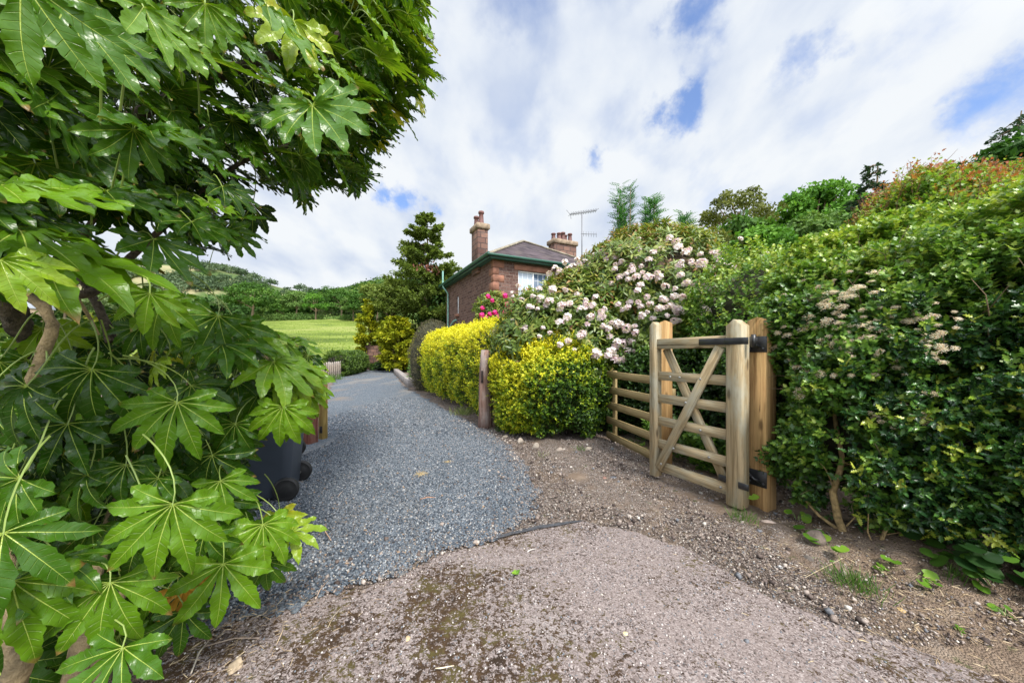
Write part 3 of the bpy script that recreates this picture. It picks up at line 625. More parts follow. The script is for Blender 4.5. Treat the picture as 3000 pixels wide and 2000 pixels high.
def build_bins():
    body = plain('bin_plastic', (.042, .052, .07), .42, nvar=.12, nscale=5, spec=.45); lidm = plain('lid_plastic', (.03, .035, .045), .4); tyre = plain('tyre', (.012, .012, .013), .6, nvar=.3, nscale=50)
    def rrect(cx, w, d, r, z, n=5):
        out = []
        for k, (sx, sy) in enumerate(((1, 1), (-1, 1), (-1, -1), (1, -1))):
            for i in range(n):
                a = math.pi/2*(k+i/(n-1)); out.append((cx+sx*(w/2-r)+r*math.cos(a), sy*(d/2-r)+r*math.sin(a), z))
        return out
    def loft(m, rings):
        n = len(rings[0]); v = [p for r_ in rings for p in r_]; F = [[i*n+k, i*n+(k+1) % n, (i+1)*n+(k+1) % n, (i+1)*n+k] for i in range(len(rings)-1) for k in range(n)]
        F += [[n-1-k for k in range(n)], [(len(rings)-1)*n+k for k in range(n)]]; m.add(v, F)
    root = empty('wheelie_bin', (0, 0, 0))
    # +X is the back with handle and wheels
    m = MB(); loft(m, [rrect(-.02, .46, .44, .07, .03), rrect(-.02, .47, .45, .07, .05), rrect(-.01, .52, .50, .07, .55), rrect(0.0, .59, .545, .07, .93), rrect(.0, .62, .575, .07, .935), rrect(.0, .62, .575, .07, .985)]); m.build('body', body, root, smooth=True)
    m = MB(); loft(m, [rrect(.0, .65, .60, .08, .987), rrect(.0, .65, .60, .08, 1.01), rrect(.0, .58, .54, .08, 1.05), rrect(.0, .40, .40, .08, 1.07)]); lid = m.build('lid', lidm, root, smooth=True)
    m = MB(); m.tube([(.31, -.2, .98), (.36, -.2, .98), (.36, .2, .98), (.31, .2, .98)], .015, 8); m.build('handle', lidm, root)
    m = MB(); m.tube([(.205, -.24, .1), (.205, .24, .1)], .012, 8); m.build('axle', ZINC, root)
    for s in (-1, 1):
        w = [(.0, -.028), (.05, -.028), (.06, -.022), (.088, -.024), (.1, -.015), (.1, .015), (.088, .024), (.06, .022), (.05, .028), (.0, .028)]
        m = MB(); m.lathe((.205, s*.245, .1), w, 24, axis=(0, 1, 0)); m.build('wheel', tyre, root, smooth=True)
    tag(root, 'dark grey wheelie bin nearest the leaves, wheels toward the drive', 'wheelie bin', 'wheelie bins beside the drive')
    root.location = (-2.23, 3.12, .009); root.rotation_euler = (0, 0, math.radians(19))
    c = root.copy(); COL.objects.link(c); c.location = (-2.78, 3.95, .009); c.rotation_euler = (0, 0, math.radians(22)); c['label'] = 'second dark grey wheelie bin, standing behind the first near the reddish post'
    for ch in list(root.children): k = ch.copy(); COL.objects.link(k); k.parent = c
build_bins()

# ------------------------------------------------------------------ house
def build_house():
    th = math.radians(26.2); root = empty('stone_house', (-.9, 13.8, 0), th, label='two-storey red sandstone house with slate hip roof and green gutters', category='house')
    W_, D_, E = 6.5, 7.8, 5.2; o = .28
    def m_wall(g):
        v = g.obj(); s = g.n('ShaderNodeSeparateXYZ', {0: v}); uv = g.n('ShaderNodeCombineXYZ', {0: g.math('ADD', s.outputs[0], s.outputs[1]), 1: s.outputs[2], 2: 0.0}).outputs[0]
        uv = g.vmath('ADD', uv, g.vmath('MULTIPLY', g.n('ShaderNodeTexNoise', {'Vector': v, 'Scale': 2.5, 'Detail': 2}).outputs[1], (.10, .05, 0)))
        b = g.n('ShaderNodeTexBrick', {'Vector': uv, 'Color1': (.075, .040, .034, 1), 'Color2': (.19, .115, .095, 1), 'Mortar': (.20, .16, .14, 1), 'Scale': 1.0, 'Mortar Size': .012, 'Bias': -.1, 'Brick Width': .30, 'Row Height': .135}, offset=.5, squash=1.3)
        b.squash_frequency = 3
        c = g.mixc(g.mrange(g.noise(v, 3.2, 4, .7), .3, .7, 0, .6), b.outputs[0], (.16, .095, .078)); c = g.mixc(g.mrange(g.noise(v, 11, 4, .7), .5, .72, 0, .7), c, (.30, .20, .17)); c = g.mixc(g.mrange(g.noise(v, 1.1, 4, .7), .55, .75, 0, .4), c, (.08, .055, .05))
        g.out(g.principled(Base_Color=c, Roughness=.95, Specular_IOR_Level=.1, Normal=g.bump(g.math('ADD', g.math('MULTIPLY', b.outputs[1], -1.0), g.noise(v, 14, 4, .6)), .8, .03)))
    wall = material('sandstone_rubble', m_wall)
    quoin = plain('dressed_sandstone', (.25, .115, .075), .9, nvar=.35, nscale=3.5, bump=.5)
    def m_slate(g):
        v = g.obj(); s = g.n('ShaderNodeSeparateXYZ', {0: v}); uv = g.n('ShaderNodeCombineXYZ', {0: g.math('ADD', s.outputs[0], s.outputs[1]), 1: g.math('MULTIPLY', s.outputs[2], 1.9), 2: 0.0}).outputs[0]
        b = g.n('ShaderNodeTexBrick', {'Vector': uv, 'Color1': (.04, .032, .038, 1), 'Color2': (.105, .082, .092, 1), 'Mortar': (.05, .045, .05, 1), 'Scale': 1.0, 'Mortar Size': .01, 'Brick Width': .28, 'Row Height': .24}, offset=.5)
        c = g.mixc(g.mrange(g.noise(v, 1.4, 5, .7), .45, .7, 0, .6), b.outputs[0], (.12, .10, .085))
        g.out(g.principled(Base_Color=c, Roughness=.85, Specular_IOR_Level=.12, Normal=g.bump(b.outputs[1], -.6, .02)))
    slate = material('slate', m_slate); ridge = plain('ridge_stone', (.22, .19, .14), .9, nvar=.5, nscale=5, bump=.5)
    green = plain('gutter_green', (.010, .065, .042), .35, nvar=.2, nscale=4); pale = plain('pipe_turquoise', (.22, .42, .36), .45, nvar=.2)
    white = plain('white_frame', (.80, .82, .83), .4, nvar=.05)
    # walls with real openings
    def wallgrid(m, p0, ux, length, inward, holes, z0=0, z1=E, T=.35):
        xs = sorted({0, length, *[h[0] for h in holes], *[h[1] for h in holes]}); zs = sorted({z0, z1, *[h[2] for h in holes], *[h[3] for h in holes]})
        P = lambda t, z, d=0.0: p0+ux*t+inward*d+np.array((0, 0, z))
        for i in range(len(xs)-1):
            for j in range(len(zs)-1):
                cx, cz = (xs[i]+xs[i+1])/2, (zs[j]+zs[j+1])/2
                if any(h[0] < cx < h[1] and h[2] < cz < h[3] for h in holes): continue
                m.add([P(xs[i], zs[j]), P(xs[i+1], zs[j]), P(xs[i+1], zs[j+1]), P(xs[i], zs[j+1])], [[0, 1, 2, 3]])
        for h in holes:
            q = [P(h[0], h[2]), P(h[1], h[2]), P(h[1], h[3]), P(h[0], h[3])]; r_ = [P(h[0], h[2], T), P(h[1], h[2], T), P(h[1], h[3], T), P(h[0], h[3], T)]
            m.add(q+r_, [[k, (k+1) % 4, (k+1) % 4+4, k+4] for k in range(4)])
    X = np.array((1.0, 0, 0)); Yv = np.array((0, 1.0, 0)); x0, y0, x1, y1 = o, o, W_-o, D_-o
    fh = [(1.16, 2.72, 3.35, 4.80), (3.9, 5.3, 3.45, 4.72), (1.2, 2.9, .9, 2.5)]; lh = [(1.6, 1.95, 3.35, 4.35)]
    m = MB(); wallgrid(m, np.array((x0, y0, 0)), X, x1-x0, Yv, fh); wallgrid(m, np.array((x0, y1, 0)), -Yv, y1-y0, X, [(y1-y0-h[1]-3.2, y1-y0-h[0]-3.2, h[2], h[3]) for h in lh])
    wallgrid(m, np.array((x1, y0, 0)), Yv, y1-y0, -X, []); wallgrid(m, np.array((x1, y1, 0)), -X, x1-x0, -Yv, []); m.build('wall', wall, root)
    dark = plain('room_dark', (.05, .055, .06), .8); net = plain('net_curtain', (.42, .48, .55), .9, nvar=.1)
    def m_glass(g): g.out(g.principled(Base_Color=(.08, .12, .18), Roughness=.05, Specular_IOR_Level=.9, Metallic=.0))
    glass = material('window_glass', m_glass)
    def window(p, ux, inw, w, h, leads, lab, curtain=False, mull=.5):
        f = MB(); P = lambda t, z, d=.1: p+ux*t+inw*d+np.array((0, 0, z)); t = .055
        for a, b in ((P(0, t/2), P(w, t/2)), (P(0, h-t/2), P(w, h-t/2))): f.beam(a, b, t, .07, side=inw, ch=.004)
        for s in (t/2, w-t/2): f.beam(P(s, t), P(s, h-t), t, .072, side=inw, ch=.004)
        if mull: f.beam(P(w*mull, t), P(w*mull, h-t), .06, .074, side=inw, ch=.004)
        fr = f.build('window', white, root, label=lab)
        g_ = MB(); g_.beam(P(t, h/2, .115), P(w-t, h/2, .115), h-2*t, .01, side=inw, ch=.001); g_.build('pane', glass, fr)
        if leads:
            l = MB(); n = 6
            for i in range(1, n): l.beam(P(w*i/n, t, .104), P(w*i/n, h-t, .104), .014, .008, side=inw, ch=.001)
            for j in range(1, 4): l.beam(P(t, h*j/4, .1045), P(w-t, h*j/4, .1045), .014, .008, side=inw, ch=.001)
            l.build('glazing_bars', white, fr)
        if curtain: c = MB(); c.beam(P(t, h/2, .108), P(w*mull-.03, h/2, .108), h-2*t, .003, side=inw, ch=.001); c.build('curtain', net, fr)
        s = MB(); s.beam(P(-.1, -.07, .02), P(w+.1, -.07, .02), .14, .22, side=inw, ch=.01); s.build('sill', quoin, fr)
        bk = MB(); bk.beam(P(-.1, h/2, .6), P(w+.1, h/2, .6), h+.2, .02, side=inw); bk.build('dark_room_panel', dark, fr)  # dark panel behind the glass stands for the unlit room
    for i, hh in enumerate(fh): window(np.array((x0+hh[0], y0, hh[2])), X, Yv, hh[1]-hh[0], hh[3]-hh[2], True, ['leaded upstairs window above the pink flowers', 'second upstairs window behind the shrub', 'ground floor window'][i], i == 0)
    for hh in lh: window(np.array((x0, y0+hh[1]+3.2, hh[2])), -Yv, X, hh[1]-hh[0], hh[3]-hh[2], False, 'narrow slit window in the side wall', mull=0)
    m = MB()
    for hh in fh: m = MB(); m.beam((x0+hh[0]-.2, y0-.0, hh[3]+.13), (x0+hh[1]+.2, y0, hh[3]+.13), .24, .05, side=Yv, ch=.01); m.build('lintel', quoin, root)
    pass
    m = MB(); z = .02; k = 0
    while z < E-.1:
        hgt = .30 if k % 3 else .36; lx, ly = ((.52, .26) if k % 2 else (.28, .5)); cx, cy = x0-.02, y0-.02
        m.beam((cx+lx/2, cy+ly/2, z), (cx+lx/2, cy+ly/2, min(z+hgt-.012, E-.02)), ly, lx, side=(1, 0, 0), ch=.022); z += hgt; k += 1
    m.build('quoins', quoin, root)
    # hip roof
    rise = 1.9; zE = E+.06; a = W_/2; R0 = (a, a, zE+rise); R1 = (a, D_-a, zE+rise); e = -.06
    c0, c1, c2, c3 = (e, e, zE), (W_-e, e, zE), (W_-e, D_-e, zE), (e, D_-e, zE)
    m = MB(); lo = [(p[0], p[1], p[2]-.08) for p in (c0, c1, c2, c3)]
    m.add([c0, c1, c2, c3, R0, R1, *lo], [[0, 1, 4], [1, 2, 5, 4], [2, 3, 5], [3, 0, 4, 5], [0, 6, 7, 1], [1, 7, 8, 2], [2, 8, 9, 3], [3, 9, 6, 0], [9, 8, 7, 6]]); rf = m.build('roof', slate, root)
    m = MB()
    for p, q in ((c0, R0), (c1, R0), (c2, R1), (c3, R1), (R0, R1)): m.beam(np.array(p)+(0, 0, .0), np.array(q)+(0, 0, .03), .20, .09, side=(0, 0, 1), ch=.03)
    m.build('ridge_tiles', ridge, rf)
    m = MB()
    for p, q in (((0, 0), (W_, 0)), ((W_, 0), (W_, D_)), ((0, D_), (W_, D_)), ((0, 0), (0, D_))):
        p3, q3 = np.array((*p, E-.04)), np.array((*q, E-.04)); d = nrm(q3-p3); m.beam(p3-d*.02, q3+d*.02, .13, .04, side=np.cross(d, (0, 0, 1.)), ch=.004)
    m.beam((W_/2, .16, E-.05), (W_/2, D_-.16, E-.05), W_-.04, .02, side=(0, 0, 1)); m.build('fascia', green, root)
    m = MB(); z = E+.03
    m.tube([(-.09, D_, z), (-.09, -.09, z), (W_+.09, -.09, z)], .062, 10); m.tube([(-.085, D_-.1, z+.035), (-.085, -.085, z+.035)], .07, 8); m.build('gutter', green, root, smooth=True)
    m = MB(); ys = 6.9; m.tube([(-.09, ys, E-.0), (-.09, ys, E-.12), (.16, ys, E-.42), (x0-.08, ys, E-.5), (x0-.08, ys, .1)], .045, 10); m.tube([(x0-.07, ys, 2.5), (x0-.09, ys-.5, 2.75), (x0-.1, ys-1.2, 3.0), (x0-.02, ys-1.5, 3.05)], .05, 8); m.tube([(-.0, ys+.4, E), (-.0, ys+.4, E+.9)], .05, 8)
    m.build('downpipe', pale, root, smooth=True)
    def chimney(cx, cy, wx, wy, z0, z1, pots, lab):
        def m_blk(g):
            v = g.obj(); s = g.n('ShaderNodeSeparateXYZ', {0: v}); uv = g.n('ShaderNodeCombineXYZ', {0: g.math('ADD', s.outputs[0], s.outputs[1]), 1: s.outputs[2], 2: 0.0}).outputs[0]
            b = g.n('ShaderNodeTexBrick', {'Vector': uv, 'Color1': (.085, .042, .034, 1), 'Color2': (.22, .12, .085, 1), 'Mortar': (.05, .032, .028, 1), 'Scale': 1.0, 'Mortar Size': .022, 'Brick Width': .46, 'Row Height': .25}, offset=.5)
            c = g.mixc(g.mrange(g.noise(v, 5, 5, .7), .45, .7, 0, .65), b.outputs[0], (.10, .07, .06))
            g.out(g.principled(Base_Color=c, Roughness=.95, Normal=g.bump(b.outputs[1], -.8, .03)))
        blk = material('chimney_stone', m_blk); cap = plain('chimney_cap', (.27, .2, .14), .95, nvar=.4, nscale=6, bump=.5); clay = plain('clay_pot', (.13, .055, .048), .7, nvar=.4, nscale=6)
        m = MB(); m.beam((cx, cy, z0), (cx, cy, z1-.25), wx, wy, side=Yv, ch=.02); st = m.build('chimney', blk, root, label=lab)
        m = MB(); m.beam((cx, cy, z1-.252), (cx, cy, z1), wx+.16, wy+.16, side=Yv, ch=.03); m.build('chimney_cap', cap, st)
        for (px, py, h) in pots:
            m = MB(); m.lathe((cx+px, cy+py, z1), [(.0, 0), (.15, 0), (.15, .06), (.125, .1), (.11, h*.55), (.10, h*.8), (.14, h*.84), (.14, h*.92), (.12, h), (.09, h), (.085, h-.1), (0, h-.1)], 10); m.build('chimney_pot', clay, st)
    chimney(.40, 2.2, .50, .85, 4.9, 7.15, [(0, -.2, .62), (-.05, .3, .55)], 'tall side chimney with two pots'); chimney(5.95, 3.5, 1.5, .65, 5.3, 7.6, [(-.55, .1, .42), (-.3, -.1, .42), (-.02, -.08, .5), (.25, .1, .44), (.46, -.08, .5), (-.1, .2, .42)], 'broad rear chimney with a row of pots')
    # aerial fixed by the rear chimney: it comes off on its own
    ac = th; off = np.array((6.45, 4.6)); base = np.array((4.22, 20.6))
    steel = plain('aerial_metal', (.16, .16, .18), .5, .3); an = empty('tv_aerial', (base[0], base[1], 6.3), label='tall television aerial beside the rear chimney of the house', category='aerial')
    m = MB(); m.tube([(0, 0, 0), (0, 0, 3.35)], .028, 6); m.tube([(-.1, 0, .5), (0, 0, .5)], .02, 5); m.build('mast', steel, an)
    m = MB(); m.tube([(-.75, -.2, 3.2), (.95, .25, 3.62)], .022, 5)
    for i in range(11):
        t = i/10; c = np.array((-.7+1.6*t, -.19+.42*t, 3.22+.39*t)); m.tube([c+(-.03, .0, -.12), c+(.03, 0, .12)], .012, 4); m.tube([c+(-.1, .3, .0), c+(.1, -.3, 0)], .012, 4)
    m.tube([(-.75, -.2, 3.2), (-.95, -.1, 3.5)], .012, 4); m.tube([(-.75, -.2, 3.2), (-.7, -.3, 2.9)], .012, 4); m.build('antenna', steel, an)
    m = MB(); m.tube([(-.05, 0, 2.1), (.95, .2, 2.15)], .018, 5)
    for i in range(6): c = np.array((.1+.16*i, .03*i, 2.11)); m.tube([c+(0, 0, -.16), c+(0, 0, .16)], .01, 4)
    m.build('antenna', steel, an, label='small lower antenna')
    return root
build_house()
def build_garden_wall():
    # stone kerb, pier with rubble wall at the far end, far farmhouse
    pale = plain('kerb_stone', (.27, .24, .225), .9, nvar=.3, nscale=4, bump=.4)
    m = MB(); A = G(1152, 1092); B = G(1187, 1128); B = B+(B-A)*.1
    n = 9
    for i in range(n):
        p = A+(B-A)*(i+.03)/n; q = A+(B-A)*(i+.97)/n; m.beam((p[0]+.15, p[1], .11), (q[0]+.15, q[1], .11), .24, .30, side=(0, 0, 1), ch=.006)
    m.build('kerb_wall', pale, origin=(*A, 0), label='low pale stone kerb wall holding the bed on the right of the drive', category='wall')
    red = MATS['chimney_stone']
    m = MB(); m.beam((-9.9, 24.6, 0), (-9.9, 24.6, 1.75), 1.2, .5, side=(0, 1, 0), ch=.04); m.beam((-9.3, 24.7, .0), (-5.0, 25.6, 0.0), .5, 1.1, side=(0, 0, 1), ch=.03)
    m.build('stone_pier', red, origin=(-9.9, 24.6, 0), label='red sandstone pier and low wall under the golden conifer', category='wall')
    gm = wood('field_gate_wood', (.45, .38, .28), (.52, .45, .34)); r = empty('field_gate', (-12.0, 25.5, 0), label='small pale barred gate into the field at the far end of the drive', category='gate')
    for z in (.2, .42, .64, .86, 1.08): m = MB(); m.beam((-.6, 0, z), (.9, 0, z), .09, .03, side=(0, 1, 0)); m.build('rail', gm, r)
    for x in (-.6, .9): m = MB(); m.beam((x, .03, 0), (x, .03, 1.2), .12, .1, side=(0, 1, 0)); m.build('stile', gm, r)
    pst = MB(); pst.beam((-10.75, 25.2, -.1), (-10.75, 25.2, 1.15), .3, .3, side=(0, 1, 0), ch=.03); pst.build('gate_post', W_OLD, origin=(-10.75, 25.2, 0), label='thick weathered post right of the small field gate', category='post')
    # wire fence posts across the far field edge
    # farmhouse far on the left
    Y = 95; p = V(75, 925, Y); z0 = float(terrain(p[0], p[1])); r = empty('farmhouse', (p[0], p[1], z0-.3), math.radians(-20), label='distant stone farmhouse with grey roof seen through the leaves', category='house')
    st = plain('far_stone', (.36, .26, .2), .9, nvar=.3, nscale=1.5); gr = plain('far_slate', (.24, .26, .30), .8, nvar=.2); 
    m = MB(); m.add([(-3, -4, 0), (3, -4, 0), (3, 4, 0), (-3, 4, 0), (-3, -4, 4.2), (3, -4, 4.2), (3, 4, 4.2), (-3, 4, 4.2), (0, -4, 6.2), (0, 4, 6.2)], [[0, 1, 5, 8, 4], [1, 2, 6, 5], [2, 3, 7, 9, 6], [3, 0, 4, 7]]); m.build('wall', st, r)
    m = MB(); m.beam((-1.6, 0, 5.25), (-1.6, .01, 5.25), .01, .01)
    m = MB(); m.add([(-3.3, -4.3, 4.05), (0, -4.3, 6.35), (0, 4.3, 6.35), (-3.3, 4.3, 4.05), (3.3, -4.3, 4.05), (3.3, 4.3, 4.05), (-3.3, -4.3, 3.9), (0, -4.3, 6.2), (3.3, -4.3, 3.9), (-3.3, 4.3, 3.9), (0, 4.3, 6.2), (3.3, 4.3, 3.9)], [[0, 1, 2, 3], [1, 4, 5, 2], [6, 7, 1, 0], [7, 8, 4, 1], [9, 3, 2, 10], [10, 2, 5, 11], [0, 3, 9, 6], [5, 4, 8, 11]]); rf = m.build('roof', gr, r)
    m = MB(); m.beam((0, -3.2, 5.8), (0, -3.2, 7.4), .9, .7, side=(0, 1, 0)); m.build('chimney', st, rf)
    for x in (-1.2, 1.2): m = MB(); m.beam((x-.5, -4.03, 2.9), (x+.5, -4.03, 2.9), 1.1, .06, side=(0, 1, 0)); m.build('window', plain('far_win', (.75, .75, .75), .5), r); m = MB(); m.beam((x-.4, -4.07, 2.9), (x+.4, -4.07, 2.9), .9, .04, side=(0, 1, 0)); m.build('window', plain('far_pane', (.04, .05, .06), .2), r)
build_garden_wall()

# ------------------------------------------------------------------ hedges and shrubs
BARK = plain('bark', (.24, .17, .11), .9, nvar=.5, nscale=25, bump=.5)
CORE = plain('interior_shade', (.035, .035, .018), .95, nvar=.6, nscale=12)  # dark filling that imitates shade inside the foliage and blocks see-through
def path_eval(path, s):
    path = np.array(path, float); d = np.linalg.norm(np.diff(path, axis=0), axis=1); c = np.concatenate([[0], np.cumsum(d)]); L = c[-1]; t = s*L
    i = np.clip(np.searchsorted(c, t, side='right')-1, 0, len(d)-1); f = (t-c[i])/d[i]; P = path[i]+(path[i+1]-path[i])*f[:, None]
    # smooth the direction by sampling on either side
    e = .15*L/len(d); a = np.clip(t-e, 0, L); b = np.clip(t+e, 0, L)
    def at(t): i = np.clip(np.searchsorted(c, t, side='right')-1, 0, len(d)-1); return path[i]+(path[i+1]-path[i])*((t-c[i])/d[i])[:, None]
    T = nrm(at(b)-at(a)); return P, np.stack([T[:, 1], -T[:, 0]], -1), L
def hedge_pts(rng, path, prof, n, amp=.08, f=1.1, seed=0, depth=.2, endr=.35, side=1, uni=None):
    """points and outward normals on a hedge of the given front-to-back profile that follows the path"""
    prof = np.array(prof, float); s = rng.random(n) if uni is None else uni[0]; t_ = rng.random(n) if uni is None else uni[1]
    P2, O, L = path_eval(path, s); O = O*side
    q, N2, _ = path_eval(prof, t_)
    thick = prof[:, 0].max()-prof[:, 0].min(); mid = (prof[:, 0].max()+prof[:, 0].min())/2
    e = np.minimum(s, 1-s)*L; k = np.sqrt(np.clip(1-(1-np.clip(e/endr, 0, 1))**2, 0, 1))
    off = mid+(q[:, 0]-mid)*k; z = q[:, 1]*(.82+.18*k)
    Nn = np.concatenate([O*N2[:, 0:1], N2[:, 1:2]], 1); P = np.concatenate([P2+O*off[:, None], z[:, None]], 1)
    T3 = np.stack([-O[:, 1], O[:, 0], 0*O[:, 0]], -1)*side; Nn = nrm(Nn+T3*((np.where(s < .5, 1, -1))*(1-k)*1.2)[:, None])
    d = fbm(P, f, seed)*amp+fbm(P, f*3.1, seed+7)*amp*.45
    hole = sstep(-fbm(P, f*2.2, seed+3), .25, .8)*depth*.8
    P = P+Nn*(d-rng.random(n)**2*depth-hole)[:, None]
    return P, Nn, s, t_
def hedge_core(name, path, prof, parent, inset=.16, side=1, mat=None, endr=.35, amp=.08, f=1.1, seed=0):  # solid dark hull inside the hedge, standing for its shaded interior
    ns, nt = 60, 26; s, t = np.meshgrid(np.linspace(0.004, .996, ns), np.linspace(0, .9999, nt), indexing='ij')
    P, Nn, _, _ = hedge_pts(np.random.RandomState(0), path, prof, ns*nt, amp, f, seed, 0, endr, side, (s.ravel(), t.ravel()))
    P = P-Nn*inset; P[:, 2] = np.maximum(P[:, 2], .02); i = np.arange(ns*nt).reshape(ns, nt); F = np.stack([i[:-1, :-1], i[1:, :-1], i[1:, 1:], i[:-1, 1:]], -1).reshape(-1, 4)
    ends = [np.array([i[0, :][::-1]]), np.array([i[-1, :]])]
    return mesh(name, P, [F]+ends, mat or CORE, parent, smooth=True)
def blob_pts(rng, c, r, n, amp=.12, f=.8, seed=0, depth=.25, zmin=-.6, pw=1.0):
    N_ = nrm(rng.normal(size=(n*2, 3))); N_ = N_[N_[:, 2] > zmin][:n]; r = np.array(r, float); P = N_*r; Nn = nrm(N_/r)
    W = P+np.array(c); d = fbm(W, f, seed)*amp+fbm(W, f*2.7, seed+5)*amp*.5; hole = sstep(-fbm(W, f*2.0, seed+3), .25, .8)*depth*.8
    return W+Nn*(d-rng.random(len(P))**2*depth-hole)[:, None], Nn
def blob_core(name, c, r, parent, inset=.2, amp=.12, f=.8, seed=0, mat=None):  # solid dark blob inside the bush, standing for its shaded interior
    nu, nv = 40, 20; u, v = np.meshgrid(np.linspace(0, 2*np.pi, nu, endpoint=False), np.linspace(.02, np.pi-.02, nv), indexing='ij')
    N_ = np.stack([np.cos(u)*np.sin(v), np.sin(u)*np.sin(v), np.cos(v)], -1).reshape(-1, 3); r = np.array(r, float); W = N_*r+np.array(c); Nn = nrm(N_/r)
    W = W+Nn*(fbm(W, f, seed)*amp+fbm(W, f*2.7, seed+5)*amp*.5-inset)[:, None]; W[:, 2] = np.maximum(W[:, 2], .0)
    i = np.arange(nu*nv).reshape(nu, nv); j = np.roll(i, -1, 0); F = np.stack([i[:, :-1], i[:, 1:], j[:, 1:], j[:, :-1]], -1).reshape(-1, 4)
    return mesh(name, W, [F], mat or CORE, parent, smooth=True)
def twigs(name, P, D, L, r0, rng, parent, mat=BARK, bend=.25):
    m = MB()
    for p, d, l in zip(P, D, L):
        pts = [p]; q = nrm(np.array(d, float))
        for k in range(4): q = nrm(q+rng.normal(size=3)*bend); pts.append(pts[-1]+q*l/4)
        m.tube(pts, [r0, r0*.8, r0*.6, r0*.45, r0*.25], 5)
    return m.build(name, mat, parent, smooth=True)

P_SIMPLE, P_DIA, P_SPIKE, P_LOBE = proto_simple(), proto_diamond(), proto_spiky(), proto_lobed()
P_LONG = proto_simple(.30, .05, .25); P_OVAL = proto_simple(.62, .10, .12)

def build_yellow_hedges():
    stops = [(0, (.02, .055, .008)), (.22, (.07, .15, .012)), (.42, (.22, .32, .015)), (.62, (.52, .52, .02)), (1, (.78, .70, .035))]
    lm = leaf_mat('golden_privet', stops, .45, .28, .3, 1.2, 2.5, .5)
    for (name, path, prof, n, seed, lab, endr) in [
        ('yellow_hedge', [G(1232, 1135)+(0, .3), G(1262, 1157), G(1330, 1190), G(1395, 1224)+(.0, .1), (-.45, 6.25), (.25, 5.95)], [(0, .12), (.16, .5), (.20, 1.0), (.14, 1.5), (-.02, 1.78), (-.5, 1.93), (-1.1, 1.9), (-1.4, 1.2)], 15000, 1, 'clipped golden yellow privet hedge beyond the weathered post', .8),
        ('yellow_hedge', [G(1448, 1245)+(-.02, .6), G(1480, 1270), G(1570, 1300), G(1660, 1300), G(1750, 1290), (1.55, 5.25)], [(-.1, .08), (.10, .40), (.16, .8), (.08, 1.15), (-.15, 1.42), (-.55, 1.55), (-1.1, 1.5)], 11000, 2, 'rounded yellow-green privet hedge between the weathered post and the slatted fence', .55)]:
        rng = np.random.RandomState(seed); side = 1
        root = empty(name, (0, 0, 0), label=lab, category='hedge')
        P, N_, s, t = hedge_pts(rng, path, prof, n, .08, 1.0, seed, .16, endr, side)
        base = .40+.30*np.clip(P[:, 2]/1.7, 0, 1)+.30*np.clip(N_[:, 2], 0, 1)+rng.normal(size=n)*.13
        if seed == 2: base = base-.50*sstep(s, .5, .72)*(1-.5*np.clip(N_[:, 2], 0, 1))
        else: base += -.04+.25*fbm(P, 1.3, 8)
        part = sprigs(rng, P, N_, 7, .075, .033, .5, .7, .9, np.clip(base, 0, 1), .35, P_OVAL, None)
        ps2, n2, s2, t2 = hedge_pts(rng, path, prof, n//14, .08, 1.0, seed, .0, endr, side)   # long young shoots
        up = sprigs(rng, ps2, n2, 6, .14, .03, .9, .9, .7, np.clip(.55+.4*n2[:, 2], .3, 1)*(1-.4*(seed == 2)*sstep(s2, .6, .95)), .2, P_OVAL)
        cloud('foliage', [part, up], lm, root); hedge_core('stems_and_core', path, prof, root, .13, side, plain('privet_core', (.05, .06, .012), .95, nvar=.6, nscale=12), endr, .08, 1.0, seed)
        for ch in root.children: pass
build_yellow_hedges()

